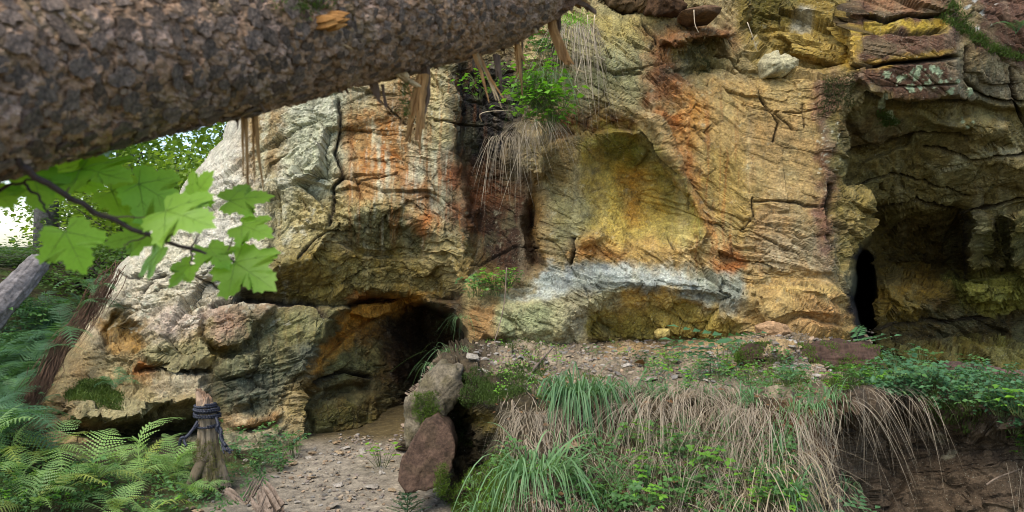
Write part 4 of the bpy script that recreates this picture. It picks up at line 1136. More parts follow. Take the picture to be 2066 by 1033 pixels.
def maple_mesh(seed):
    r = random.Random(seed); o = maple_outline(); n = len(o)
    cx, cy = 0.30, 0.0
    jit = [(r.gauss(0, .013), r.gauss(0, .013)) for _ in o]
    pts = [(x + a, y + b) for (x, y), (a, b) in zip(o, jit)]
    fold = r.uniform(0.05, 0.2); droop = r.uniform(0.1, 0.35); tw = r.uniform(-.15, .15); ph = r.uniform(0, 6)
    def z(x, y): return fold * abs(y) * 0.8 - droop * (x * x * 0.5 + y * y * 0.9) + tw * x * y + 0.018 * math.sin(9 * x + ph) * math.cos(8 * y + ph)
    V_l = [(cx, cy, z(cx, cy))]; Fc = []
    rings = (0.35, 0.68, 1.0)
    for k in rings:
        for (x, y) in pts:
            a = cx + (x - cx) * k; b = cy + (y - cy) * k; V_l.append((a, b, z(a, b)))
    for i in range(n):
        j = (i + 1) % n
        Fc.append((0, 1 + i, 1 + j))
        for q in range(2): Fc.append((1 + q * n + i, 1 + (q + 1) * n + i, 1 + (q + 1) * n + j, 1 + q * n + j))
    m = MB(); m.add(V_l, Fc); leaf = m.mesh('leaf'); leaf.materials.append(M_MAPLE)
    v = MB()
    for tip in [(0.95, 0), (0.42, 0.56), (0.42, -0.56), (-0.14, 0.33), (-0.14, -0.33)]:
        path = [(tip[0] * t, tip[1] * t, z(tip[0] * t, tip[1] * t) + 0.0045) for t in (0, .25, .5, .75, .95)]
        v.tube(path, [.010, .008, .006, .004, .002], n=4)
    for (a, b) in [((.35, 0), (.5, .17)), ((.35, 0), (.5, -.17)), ((.55, 0), (.68, .14)), ((.55, 0), (.68, -.14)), ((.2, .27), (.2, .42)), ((.2, -.27), (.2, -.42)), ((.2, .27), (.4, .36)), ((.2, -.27), (.4, -.36))]:
        path = [(a[0] + (b[0] - a[0]) * t, a[1] + (b[1] - a[1]) * t, 0) for t in (0, .5, 1)]
        v.tube([(x, y, z(x, y) + .004) for x, y, _ in path], [.004, .003, .0015], n=3)
    vein = v.mesh('vein'); vein.materials.append(M_VEIN)
    return leaf, vein
ML = [maple_mesh(60 + i) for i in range(5)]
root = at(60, 348, 1.36)
maple = thing('maple_branch', 'thin dark maple twig with large bright green lobed leaves below the fallen trunk', 'maple branch', tuple(root))
def tw(name, pts, r, mat=M_TWIG, sub=6, wob=0.002):
    P = [at(*p) for p in pts]; path = []
    for i in range(len(P) - 1):
        for k in range(sub): path.append(P[i].lerp(P[i + 1], k / sub))
    path.append(P[-1])
    path = [p + Vector((math.sin(i * 1.7), math.cos(i * 2.1), math.sin(i * 1.3 + 1))) * wob for i, p in enumerate(path)]
    m = MB(); n = len(path)
    m.tube(path, [r * (1 - 0.65 * i / (n - 1)) for i in range(n)], n=7)
    return child(m.obj(name, mat), maple)
tw('twig', [(30, 318, 1.33), (60, 348, 1.36), (130, 392, 1.42), (200, 432, 1.47), (300, 475, 1.53), (400, 508, 1.58), (475, 528, 1.62), (545, 548, 1.66)], 0.0068)
tw('twig', [(-30, 395, 1.40), (25, 372, 1.40), (70, 362, 1.38)], 0.004)
tw('twig', [(48, 372, 1.40), (80, 398, 1.40), (96, 430, 1.39), (128, 466, 1.37)], 0.0028)
tw('petiole', [(200, 432, 1.47), (270, 440, 1.50), (345, 428, 1.45)], 0.0022, M_PETIOLE)
tw('petiole', [(385, 500, 1.57), (388, 520, 1.56), (384, 535, 1.55)], 0.0025)
tw('petiole', [(385, 500, 1.57), (398, 480, 1.58), (402, 460, 1.6)], 0.0022)
tw('petiole', [(455, 520, 1.61), (470, 480, 1.62), (490, 455, 1.64)], 0.002, M_PETIOLE)
tw('petiole', [(130, 392, 1.42), (155, 360, 1.5), (170, 350, 1.52)], 0.002, M_PETIOLE)
tw('petiole', [(300, 475, 1.53), (260, 490, 1.52), (250, 498, 1.5)], 0.002, M_PETIOLE)
# (pixel of the leaf base, direction of its tip in the picture, length in pixels, distance, tilt of the blade, roll)
LV = [(131, 467, -72, 100, 1.37, 0.80, 0.05), (335, 425, -14, 125, 1.44, 0.85, -0.2), (162, 342, -8, 130, 1.52, 1.0, 0.0), (330, 498, -140, 95, 1.50, 0.9, 0.1),
      (384, 535, -130, 60, 1.56, 1.1, 0.1), (488, 455, -15, 78, 1.64, 0.8, 0.1), (462, 405, 12, 90, 1.68, 0.9, 0.1), (474, 530, -28, 118, 1.60, 0.65, 0.1), (66, 352, -62, 95, 1.46, 0.8, 0.1),
      (100, 350, -15, 110, 1.50, 0.9, -.1), (190, 318, 30, 120, 1.66, 0.9, 0.2), (-15, 385, -30, 70, 1.42, 0.9, 0.1), (225, 385, -20, 110, 1.62, .8, 0.2), (300, 470, -165, 90, 1.56, .9, 0.2), (420, 500, -40, 70, 1.6, 1.0, 0.3), (280, 372, -30, 120, 1.60, .7, 0.2), (390, 400, 50, 80, 1.5, .6, .1)]
for i, (u, v, ang, ln_, Yl, tilt_, roll) in enumerate(LV):
    lm, vm = ML[i % 5]
    size = 0.9 * ln_ / F * Yl / max(0.55, math.cos(tilt_ * 0.5))
    a = math.radians(ang)
    d = Vector((math.cos(a), 0, math.sin(a)))                  # tip direction in the picture plane
    d = (d + Vector((0, -0.35 if i % 3 else 0.3, 0))).normalized()
    nrm = Vector((0, -math.cos(tilt_), math.sin(tilt_))) + Vector((roll, 0, 0))
    nrm = (nrm - d * nrm.dot(d)).normalized(); side = nrm.cross(d)
    M = Matrix((d * size, side * size, nrm * size)).transposed().to_4x4(); M.translation = at(u, v, Yl)
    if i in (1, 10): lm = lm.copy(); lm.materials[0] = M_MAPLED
    o = bpy.data.objects.new('leaf', lm); COL.objects.link(o)
    o.matrix_world = M; o.parent = maple; o.matrix_parent_inverse = Matrix.Translation(-Vector(maple.location))
    o2 = bpy.data.objects.new('vein', vm); COL.objects.link(o2); o2.parent = o

# ------------------------------------------------------------------ stump with the rope
M_STUMP = wood_mat('weathered_stump', (0.27, 0.21, 0.14), (0.08, 0.06, 0.035), scale=(34, 34, 5), bump=0.9, attr=True)
M_ROPE, nt_, p_ = base_mat('dark_blue_rope')
p_.inputs['Base Color'].default_value = (0.022, 0.024, 0.036, 1); p_.inputs['Roughness'].default_value = 0.6
YS = 5.55
sb = at(425, 972, YS)
stump = thing('tree_stump', 'weathered pale stump post with rope wound round its narrow top', 'stump', tuple(sb))
prof_s = [(425, 980, 42, .1), (424, 955, 36, 0), (421, 930, 30, 0), (419, 905, 26, 0), (418, 880, 23, 0), (418, 855, 22, 0), (417, 832, 21, 0), (415, 815, 19, 0), (411, 806, 16, 0), (405, 798, 10, 0), (399, 791, 4, 0)]
v = []; c = []; f = []; n = 90; rs = random.Random(9)
prs = []
for i in range(len(prof_s) - 1):
    for k in range(5):
        prs.append([prof_s[i][j] + (prof_s[i + 1][j] - prof_s[i][j]) * k / 5 for j in range(4)])
prs.append(list(prof_s[-1]))
for i, (u, vv, r, _) in enumerate(prs):
    p = at(u, vv, YS)
    for j in range(n):
        a = 2 * math.pi * j / n
        g = 1 + 0.13 * math.sin(3 * a + 1) + 0.09 * math.sin(7 * a + i * 0.06) + 0.03 * rs.uniform(-1, 1) + 0.16 * float(fbm(np.array([math.cos(a) * 4 + math.sin(a) * 3.3]), np.array([math.sin(a) * 4 + i * .03]), 4, 91)[0]) + (0.12 * math.sin(5 * a + 2) if vv > 930 else 0)
        rr = 0.76 * r / F * YS * g
        v.append((p.x + math.cos(a) * rr, p.y + math.sin(a) * rr, p.z + (0.012 * rs.uniform(-1, 1) + (0.02 * math.sin(4 * a) if vv < 812 else 0))))
        ms = 0.5 + 0.5 * math.sin(a * 2.0 + vv * 0.05) if vv > 880 else 0
        k = max(0, min(1, ms * 1.2 - 0.3 + rs.uniform(-.3, .3)))
        base = Vector((1, 1, 1)) if vv > 812 else Vector((1.0, 0.8, 0.72))
        c.append(tuple(base.lerp(Vector((0.38, 0.40, 0.16)), k * 0.8)))
for i in range(len(prs) - 1):
    for j in range(n):
        k = (j + 1) % n; f.append((i * n + j, i * n + k, (i + 1) * n + k, (i + 1) * n + j))
f.append(tuple((len(prs) - 1) * n + j for j in range(n)))
m = MB(); m.v = v; m.c = c; m.f = f
child(m.obj('trunk', M_STUMP, None, True, True), stump)
m = MB(); p = at(402, 800, YS)
m.tube([at(409, 818, YS - .02), at(405, 806, YS - .03), at(401, 798, YS - .03), at(397, 789, YS - .03)], [0.045, 0.036, 0.022, 0.010], n=9, flat=.7)
m.tube([at(416, 815, YS - .02), at(417, 806, YS - .02), at(420, 800, YS - .02)], [0.035, 0.024, 0.006], n=8, flat=.6)
child(m.obj('broken_top', wood_mat('broken_wood', (0.34, 0.23, 0.15), (0.15, 0.09, 0.055), scale=(40, 40, 8)), None, False), stump)
for (u1, v1, r1) in [(385, 975, 11)]:
    m = MB(); m.tube([at(415, 925, YS - .02), at((415 + u1) / 2, 945, YS - .1), at(u1, v1, YS - .15), at(u1 * 1.3 - 415 * .3, v1 + 22, YS - .2)], [r1 * 1.25 / F * YS, r1 / F * YS, r1 * .8 / F * YS, .02], n=10)
    o = child(m.obj('root', wood_mat('root_bark', (0.13, 0.10, 0.06), (0.05, 0.04, 0.02), scale=(30, 30, 8)), None), stump)
m = MB(); pn = []
for i in range(420):
    u = rs.gauss(392, 22); vv = rs.uniform(885, 965); a = rs.uniform(-2.6, -0.6)
    k = np.interp(vv, [880, 955, 980], [25, 42, 50]) / F * YS * 0.82
    q = at(420, vv, YS); pn.append((q + Vector((math.cos(a) * k, math.sin(a) * k, 0)), Vector((math.cos(a), math.sin(a), .4))))
moss_mesh([x for x in pn if rs.random() < .55], m, 0.011, 5, rs)
o = child(m.obj('moss', leaf_mat('dry_moss', (0.12, 0.13, 0.035), (0.07, 0.08, 0.02), trans=.2, rough=.9), None, False), stump); o['kind'] = 'stuff'
rope = thing('rope', 'dark blue rope wound several times round the top of the stump', 'rope', tuple(at(418, 838, YS)))
def helix(v0, v1, turns, r, wob, seed):
    q = random.Random(seed); P = []
    N = int(26 * turns)
    for i in range(N + 1):
        t = i / N; a = t * turns * 2 * math.pi - 1.2
        vv = v0 + (v1 - v0) * t + wob * math.sin(a * 0.5 + seed) + q.uniform(-.4, .4)
        c0 = at(np.interp(vv, [806, 832, 860, 880], [411, 417, 418, 418]), vv, YS)
        rr = (0.78 * np.interp(vv, [806, 815, 832, 880], [18, 21, 23, 26]) + r) / F * YS * (1 + .04 * math.sin(3 * a))
        P.append(c0 + Vector((math.cos(a) * rr, math.sin(a) * rr, 0)))
    return P
def rope_part(name, P, r): 
    m = MB(); m.tube(P, r, n=15, lobes=3, twist=120.0); return child(m.obj(name, M_ROPE), rope)
rope_part('coil', helix(814, 830, 3.2, 3, 1.0, 1), 0.0105)
rope_part('coil', helix(822, 842, 3.3, 6, 1.5, 2), 0.0105)
rope_part('coil', helix(857, 859, 1.1, 3, 0.5, 4), 0.0105)
def drape(pts, r, seed=0, sub=8):
    P = [at(*p) for p in pts]; o = []
    for i in range(len(P) - 1):
        p0 = P[max(i - 1, 0)]; p1 = P[i]; p2 = P[i + 1]; p3 = P[min(i + 2, len(P) - 1)]
        for q in range(sub):
            k = q / sub; o.append(0.5 * ((2 * p1) + (p2 - p0) * k + (2 * p0 - 5 * p1 + 4 * p2 - p3) * k * k + (3 * p1 - p0 - 3 * p2 + p3) * k ** 3))
    o.append(P[-1]); return o
rope_part('tail', drape([(436, 843, YS - .04), (440, 856, YS - .08), (437, 866, YS - .08), (447, 878, YS - .07), (449, 890, YS - .09), (452, 902, YS - .1)], 0), 0.0105)
rope_part('tail', drape([(438, 858, YS - .06), (446, 868, YS - .08), (445, 884, YS - .1), (456, 900, YS - .12)], 0), 0.0115)
rope_part('tail', drape([(400, 856, YS - .06), (388, 868, YS - .1), (376, 882, YS - .14), (366, 884, YS - .16), (362, 898, YS - .15)], 0), 0.011)
rope_part('tail', drape([(399, 850, YS - .06), (385, 872, YS - .11), (372, 886, YS - .15), (376, 900, YS - .18)], 0), 0.010)
q = random.Random(4)
for i in range(9):
    u = 450 + q.uniform(-4, 6)
    rope_part('frayed_strand', drape([(u, 896, YS - .1), (u + q.uniform(0, 8), 905, YS - .12), (u + q.uniform(0, 20), 912 + q.uniform(-5, 4), YS - .15)], 0, 0, 4), 0.005)
# ------------------------------------------------------------------ loose rock and boulders
M_STONE = rock_mat('stone', attr=False, color=(0.31, 0.27, 0.21), bump=0.6, fine=5, contrast=0.9)
M_STONE_TAN = rock_mat('tan_stone', attr=False, color=(0.33, 0.24, 0.14), bump=0.6, fine=5, contrast=0.9)
M_STONE_RED = rock_mat('red_brown_stone', attr=False, color=(0.17, 0.095, 0.065), bump=0.5, fine=60, contrast=1.0)
M_LEAFDRY = leaf_mat('dead_leaf', (0.30, 0.15, 0.06), (0.16, 0.08, 0.035), trans=0.15, rough=0.7, vary=0.4)
import bmesh
def stone_mesh(name, seed, mat, sx=1, sy=1, sz=0.35, n=16):
    r = random.Random(seed); bm = bmesh.new()
    for i in range(n):
        a = r.uniform(0, 6.283); z = r.uniform(-1, 1); q = math.sqrt(1 - z * z)
        k = r.uniform(0.8, 1.0)
        bm.verts.new((q * math.cos(a) * sx * k, q * math.sin(a) * sy * k, z * sz * k))
    h = bmesh.ops.convex_hull(bm, input=bm.verts)
    bmesh.ops.delete(bm, geom=[v for v in bm.verts if not v.link_faces], context='VERTS')
    bmesh.ops.bevel(bm, geom=bm.edges[:], offset=0.05, segments=1, affect='EDGES') if n < 12 else None
    me = bpy.data.meshes.new(name); bm.to_mesh(me); bm.free(); me.materials.append(mat); return me
def rock_outline(name, pts, Yc, depth, mat_col, label, cat, seed=1, bulge=0.12, amp=0.03, freq=6, lean=0.0, col2=None, parent=None):
    """a boulder whose front has the given outline (pixels at distance Yc), rounded away to the back"""
    n = 72; rings = 16
    P = [Vector((p[0], p[1])) for p in pts]; per = [0]
    for i in range(len(P)): per.append(per[-1] + (P[(i + 1) % len(P)] - P[i]).length)
    out = []
    for k in range(n):
        s = per[-1] * k / n; i = max(j for j in range(len(P)) if per[j] <= s)
        t = (s - per[i]) / (per[i + 1] - per[i]); out.append(P[i].lerp(P[(i + 1) % len(P)], t))
    c = sum(out, Vector((0, 0))) / n
    Vv = [(c.x, c.y, -bulge)]
    prof = [(k / (rings - 4), -bulge * (1 - (k / (rings - 4)) ** 3)) for k in range(1, rings - 3)] + [(1.0, depth * 0.2), (0.97, depth * 0.5), (0.85, depth * 0.85), (0.5, depth)]
    for (q, dy) in prof:
        for o_ in out: Vv.append((c.x + (o_.x - c.x) * q, c.y + (o_.y - c.y) * q, dy))
    Vv.append((c.x, c.y, depth))
    W = []
    for (u, v, dy) in Vv:
        p = at(u, v, Yc); W.append((p.x, p.y + dy + lean * (v - c.y) / F * Yc, p.z))
    W = np.array(W, np.float32)
    ce = W.mean(0); nr = W - ce; nr /= np.linalg.norm(nr, axis=1, keepdims=True) + 1e-9
    a = W[:, 0] + .73 * W[:, 1]; b = W[:, 2] + .4 * W[:, 1]
    f, e = facets(a * freq, b * freq, seed); f2, e2 = facets(a * freq * 3.2, b * freq * 4, seed + 7)
    W = W + nr * (amp * f + amp * 0.35 * f2 + amp * 0.5 * fbm(a * freq * 2, b * freq * 2, 4, seed + 3))[:, None]
    m1 = fbm(a * 9, b * 9, 4, seed + 11)[:, None]; m2 = fbm(a * 30, b * 30, 3, seed + 12)[:, None]
    cc = s2l(mat_col) * 0.86 * (1 + 0.35 * m1 + 0.3 * m2)
    if col2 is not None:
        k = sstep((m1 + 0.05) / 0.3) * 0.7; cc = cc * (1 - k) + s2l(col2) * 0.86 * k
    fs = []; m = len(prof)
    for i in range(n):
        j = (i + 1) % n
        fs.append((0, 1 + j, 1 + i, 1 + i))
        for q in range(m - 1): fs.append((1 + q * n + i, 1 + q * n + j, 1 + (q + 1) * n + j, 1 + (q + 1) * n + i))
    mb = MB(); mb.v = [tuple(map(float, w)) for w in W]; mb.c = [tuple(map(float, x)) for x in np.clip(cc, .01, .7)]
    mb.f = [tuple(dict.fromkeys(q)) for q in fs] + [(1 + (m - 1) * n + i, 1 + (m - 1) * n + (i + 1) % n, 1 + m * n) for i in range(n)]
    o = mb.obj(name, M_BOULDER, None, True, True)
    if parent is None: tag(o, label, cat)
    return o
rock_outline('boulder', [(808, 935), (822, 900), (852, 852), (880, 842), (905, 868), (918, 905), (915, 938), (893, 975), (862, 985), (822, 985), (806, 960)], 5.0, 0.5, (92, 72, 58), 'reddish brown wedge shaped boulder leaning at the corner of the bank beside the path', 'boulder', 31, 0.0, 0.022, 4.0, lean=-0.35, col2=(76, 62, 46))
rock_outline('boulder', [(818, 905), (816, 862), (830, 805), (848, 765), (885, 738), (935, 742), (930, 800), (900, 842), (868, 868), (845, 905)], 5.30, 0.5, (132, 120, 98), 'pale grey knobbly rock above the reddish wedge at the cave mouth', 'boulder', 33, 0.06, 0.045, 5, col2=(88, 80, 50))
rock_outline('boulder', [(1965, 752), (2000, 742), (2066, 752), (2140, 770), (2160, 800), (2066, 800), (2020, 792), (1985, 775)], 5.6, 0.6, (104, 78, 70), 'dark brown flat slab lying on the bank in front of the right hand cave', 'boulder', 35, 0.10, 0.03, 4)
rock_outline('boulder', [(1536, 128), (1548, 108), (1580, 106), (1610, 122), (1612, 146), (1580, 154), (1545, 154)], 7.36, 0.5, (188, 178, 140), 'pale yellowish block sitting on a shelf high on the cliff', 'boulder', 37, 0.10, 0.03, 7)
rock_outline('boulder', [(1225, -20), (1280, -25), (1288, 18), (1268, 22), (1232, 10)], 7.6, 0.5, (92, 72, 46), 'square brown block at the top edge above the olive wall', 'boulder', 39, 0.03, 0.04, 7)
rock_outline('boulder', [(1284, -5), (1310, -8), (1312, 24), (1290, 26)], 7.55, 0.4, (100, 78, 50), 'small brown block wedged between two larger ones at the top edge', 'boulder', 40, 0.06, 0.03, 6)
rock_outline('boulder', [(1310, -30), (1370, -30), (1385, 10), (1365, 26), (1330, 30), (1308, 20)], 7.45, 0.5, (84, 60, 38), 'rust brown rounded block below the ferns at the top edge', 'boulder', 41, 0.03, 0.05, 6)
rock_outline('boulder', [(1375, 22), (1400, 14), (1440, 10), (1458, 16), (1450, 30), (1400, 36)], 7.2, 0.4, (108, 82, 58), 'thin brown slab sticking out of the cliff near the top edge', 'boulder', 42, 0.08, 0.02, 7)
rock_outline('boulder', [(1322, 672), (1330, 664), (1350, 664), (1352, 678), (1340, 684), (1326, 684)], 7.0, 0.15, (182, 160, 92), 'small angular yellow stone below the hollow foot of the cliff', 'stone', 43, 0.03, 0.01, 12)
rock_outline('boulder', [(1530, 660), (1560, 648), (1590, 655), (1600, 672), (1570, 680), (1535, 676)], 6.0, 0.2, (176, 140, 102), 'tan slab on top of the gravel heap below the right hand rocks', 'stone', 44, 0.03, 0.015, 9)
# gravel: thin flat chips
def chips(name, pts, seed, s0, s1, mats, n_kind=10):
    r = random.Random(seed); mb = MB()
    for (p, nrm) in pts:
        s = s0 + (s1 - s0) * r.random() ** 3
        nv = 5; a0 = r.uniform(0, 6.28); t = s * r.uniform(0.15, 0.4)
        nrm = (Vector(nrm) + Vector((r.gauss(0, .25), r.gauss(0, .25), 0))).normalized()
        ex = nrm.cross(Vector((math.cos(a0), math.sin(a0), .1))).normalized(); ey = nrm.cross(ex)
        el = r.uniform(.55, 1)
        ring = [(math.cos(6.283 * k / nv) * r.uniform(.6, 1.1), math.sin(6.283 * k / nv) * r.uniform(.6, 1.1) * el) for k in range(nv)]
        lo = [p + (ex * x + ey * y) * s - nrm * t * .6 for x, y in ring]; hi = [p + (ex * x + ey * y) * s * .9 + nrm * t * .6 for x, y in ring]
        g = r.uniform(0.55, 1.25); w = r.choice([(1, 1, 1), (1.05, .95, .82), (1.1, .9, .72), (.9, .95, 1.02), (.75, .7, .72)])
        mb.add(lo + hi, [tuple(range(nv, 2 * nv))] + [(k, (k + 1) % nv, nv + (k + 1) % nv, nv + k) for k in range(nv)], tuple(g * c * b for c, b in zip(w, (0.31, 0.265, 0.205))))
    o = mb.obj(name, mats, None, False, True); o['kind'] = 'stuff'; return o
M_CHIP = rock_mat('chip_stone', bump=0.4, fine=160, contrast=0.6, speck=False)
r_ = random.Random(77); pts = []
while len(pts) < 1900:
    y = 4.6 + 2.6 * r_.random() ** 1.4; x = r_.uniform(-2.1, -0.25)
    d = fbm(np.array([x * 2.0]), np.array([y * 2.0]), 3, 214)[0]
    if r_.random() > 0.5 + d * 1.3: continue
    pts.append((Vector((x, y, gz(x, y) + 0.008)), Vector((0, 0, 1))))
chips('gravel', pts, 5, 0.004, 0.028, M_CHIP)
pts = []
def on_bank(u, v):
    return bank_pt(u, v)
while len(pts) < 4200:
    u = r_.uniform(960, 1760); v = r_.uniform(668, 815)
    if v > np.interp(u, [960, 1050, 1240, 1600, 1760], [745, 790, 775, 775, 730]) + r_.gauss(0, 10): continue
    if v < 690 and u < 1180: continue
    dens = 0.55 + 0.9 * fbm(np.array([u / 60]), np.array([v / 30]), 3, 88)[0]
    if r_.random() > dens: continue
    pts.append((on_bank(u, v) + Vector((0, 0, .006)), Vector((0, -.1, 1))))
chips('gravel', pts, 6, 0.005, 0.034, M_CHIP)
# larger loose stones one by one
SM = [stone_mesh('stone', 200 + i, M_STONE, 1, r_.uniform(.6, 1), r_.uniform(.18, .4)) for i in range(7)]
ST = [stone_mesh('stone', 220 + i, M_STONE_TAN, 1, r_.uniform(.6, 1), r_.uniform(.15, .35)) for i in range(7)]
def put_stone(p, s, k, label, group):
    me = (ST if k % 5 in (1, 3) else SM)[k % 7]
    o = bpy.data.objects.new('stone', me); COL.objects.link(o); o.location = p; o.scale = (s, s, s)
    o.rotation_euler = (r_.gauss(0, .15), r_.gauss(0, .15), r_.uniform(0, 6.28)); tag(o, label, 'stone', group); return o
for k in range(46):
    y = 4.7 + 2.3 * r_.random(); x = r_.uniform(-2.0, -0.35)
    put_stone(Vector((x, y, gz(x, y) + .01)), 0.02 + 0.045 * r_.random() ** 2, k, 'flat stone lying loose on the gravel path to the cave', 'flat stones on the path')
for (u, v, s) in [(685, 920, .055), (630, 918, .05), (590, 935, .06), (680, 898, .05)]:
    y = EYE * F / (v - 516.5); x = (u - 1033) / F * y
    o = put_stone(Vector((x, y, gz(x, y) + .02)), s, 1, None, None)
    tag(o, {685: 'thick grey flat stone alone on the path at the cave mouth', 630: 'broad tan flat stone on the path left of the thick grey one', 590: 'tan flat stone half sunk at the left side of the path', 680: 'flat stone lying farthest back on the cave floor'}[u], 'stone')
for k in range(70):
    u = r_.uniform(975, 1690); v = r_.uniform(690, np.interp(u, [975, 1050, 1240, 1690], [750, 780, 770, 770]))
    put_stone(on_bank(u, v) + Vector((0, 0, .012)), 0.02 + 0.045 * r_.random() ** 2, k, 'broken flat stone among the gravel on top of the bank', 'broken stones on the bank top')
for (u, v, s, lb) in [(1565, 755, .035, 'white stone beside the mossy rotten log'), (955, 735, .065, 'pointed pale slab at the left end of the bank top'), (1155, 905, .06, 'tan rounded stone between the two green grass tufts'), (972, 962, .03, 'small white stone on the mossy slope right of the wedge boulder')]:
    tag(put_stone(on_bank(u, v) + Vector((0, -.02, .02)), s, 1 if 'tan' in lb else 0, None, None), lb, 'stone')
# ------------------------------------------------------------------ dead wood
M_ROT = wood_mat('rotten_wood', (0.075, 0.044, 0.03), (0.026, 0.016, 0.012), scale=(70, 70, 6), bump=1.0, rough=0.95)
M_GREYWOOD = wood_mat('grey_driftwood', (0.21, 0.155, 0.11), (0.07, 0.05, 0.035), scale=(50, 50, 6), bump=0.8)
def log_mesh(name, p0, p1, r0, r1, mat, seed, flat=1.0, ns=60, nt=40, rough=0.25, parent=None, bend=0.0):
    p0 = Vector(p0); p1 = Vector(p1); d = (p1 - p0); ln_ = d.length; d.normalize()
    a = Vector((0, 0, 1)) - d * d.z; a.normalize(); b = d.cross(a)
    Sg, Tg = np.meshgrid(np.linspace(0, 1, ns), np.linspace(0, 2 * math.pi, nt, endpoint=False), indexing='ij')
    rr = (r0 + (r1 - r0) * Sg) * (1 + rough * fbm(Sg * 3 + seed, np.cos(Tg) * 2 + np.sin(Tg) * 3.1, 4, seed) + rough * 0.5 * fbm(Sg * 4, Tg * 9, 3, seed + 1) * np.sin(Tg / 2) ** 2)
    rr = rr * np.clip(np.minimum(Sg, 1 - Sg) * 12 + 0.25 + 0.4 * fbm(Tg * 3, Sg, 3, seed + 2), 0.05, 1)
    pth = np.array(p0)[None, None] + np.array(d)[None, None] * (Sg * ln_)[..., None] + np.array(a) * (bend * np.sin(Sg * 3.14))[..., None]
    P = pth + np.array(a) * (np.cos(Tg) * rr * flat)[..., None] + np.array(b) * (np.sin(Tg) * rr)[..., None]
    ix = np.arange(ns * nt).reshape(ns, nt); nx = np.roll(ix, -1, 1)
    q = np.stack([ix[:-1], ix[1:], nx[1:], nx[:-1]], -1).reshape(-1, 4)
    me = mesh_np(name, P.reshape(-1, 3) - np.array(p0), q)
    o = link(name, me, mat); o.location = p0; return o
rot = log_mesh('rotten_log', at(1490, 722, 5.4), at(1775, 738, 5.45), 0.12, 0.21, M_ROT, 3, 0.75, 140, 110, 0.55)
tag(rot, 'dark red brown rotten log overgrown with bright moss on the bank top', 'rotten log')
bpy.context.view_layer.update()
def torn_wood(p0, p1, w, n, label, seed, mat=M_GREYWOOD):
    """a torn piece of wood: a bundle of jagged fibres that fan out a little"""
    r = random.Random(seed); m = MB(); d = p1 - p0
    for i in range(n):
        o = Vector((r.gauss(0, .5), r.gauss(0, .5), r.gauss(0, .4))) * w; q0 = p0 + o + d * r.uniform(0, .25); q1 = p0 + d * r.uniform(.55, 1.05) + o * r.uniform(.6, 1.5)
        P = [q0.lerp(q1, t) + Vector((r.gauss(0, 1), r.gauss(0, 1), r.gauss(0, 1))) * w * .07 for t in (0, .2, .4, .6, .8, 1)]
        k = w * r.uniform(.3, .6); m.tube([p - p0 for p in P], [k, k * .95, k * .9, k * .8, k * .6, k * .15], n=5, flat=r.uniform(.35, .8))
    o = m.obj('driftwood', mat, None, False); o.location = p0; tag(o, label, 'dead wood')
torn_wood(at(560, 1050, 4.72), at(524, 978, 4.9), .055, 22, 'splintered grey brown stump of dead wood at the edge of the path', 1)
torn_wood(at(498, 1015, 4.85), at(527, 955, 4.95), .018, 7, 'short brown branch standing up behind the splintered dead wood', 2)
torn_wood(at(452, 985, 4.9), at(488, 1012, 4.85), .026, 8, 'flat piece of grey bark lying left of the splintered dead wood', 3)
torn_wood(at(508, 1075, 4.5), at(546, 998, 4.62), .02, 7, 'pale brown branch lying along the front of the splintered dead wood', 4)
lg = log_mesh('fallen_log', at(-40, 660, 8.3), at(86, 522, 9.3), 0.15, 0.12, wood_mat('grey_bark', (0.18, 0.16, 0.15), (0.08, 0.07, 0.06), scale=(16, 16, 22), bump=1.0), 11, 1.0, 120, 90, 0.3)
tag(lg, 'pale grey barked log leaning on the slope among ferns at the far left', 'fallen log')
def stick(name, pts, r, mat, label, cat, P=None, taper=0.6):
    P = [at(*p) for p in pts] if P is None else P
    o0 = P[0]; path = []
    for i in range(len(P) - 1):
        p0 = P[max(i - 1, 0)]; p1 = P[i]; p2 = P[i + 1]; p3 = P[min(i + 2, len(P) - 1)]
        for q in range(6):
            k = q / 6; path.append(0.5 * ((2 * p1) + (p2 - p0) * k + (2 * p0 - 5 * p1 + 4 * p2 - p3) * k * k + (3 * p1 - p0 - 3 * p2 + p3) * k ** 3) - o0)
    path.append(P[-1] - o0); n = len(path)
    m = MB(); m.tube(path, [r * (1 - taper * i / n) for i in range(n)], n=6)
    o = m.obj(name, mat); o.location = o0; tag(o, label, cat); return o
M_STRAWST = wood_mat('bleached_stem', (0.50, 0.40, 0.27), (0.33, 0.24, 0.15), scale=(40, 40, 8), bump=0.2)
stick('stick', None, 0.013, M_GREYWOOD, 'grey stick leaning on the gravel left of the big green tuft', 'stick', [bank_pt(1068, 762) + Vector((0, -.03, .01)), bank_pt(1085, 742) + Vector((0, -.02, .03)), bank_pt(1118, 712) + Vector((0, 0, .04))])
stick('stick', [(1630, 818, 4.7), (1690, 785, 4.75), (1752, 758, 4.8)], 0.005, M_STRAWST, 'long straight bleached stem across the dry grass on the right', 'stick')
stick('stick', [(1608, 920, 4.45), (1622, 870, 4.45), (1640, 832, 4.5), (1665, 820, 4.6)], 0.006, M_STRAWST, 'bent bleached stem hanging in front of the red earth', 'stick')
stick('stick', [(1990, 978, 4.4), (2010, 965, 4.4), (2035, 955, 4.45), (2070, 945, 4.5), (2120, 950, 4.5)], 0.006, M_GREYWOOD, 'thin bare branch sticking out at the lower right edge', 'stick')
stick('stick', [(1000, 985 - 0, 4.8), (1040, 960, 4.8)], 0.004, M_GREYWOOD, 'short grey twig on the mossy slope', 'stick')
stick('stick', [(1548, 775, 4.9), (1600, 790, 4.85), (1625, 800, 4.8)], 0.005, M_STRAWST, 'pale straight stalk lying on the dry grass below the rotten log', 'stick')
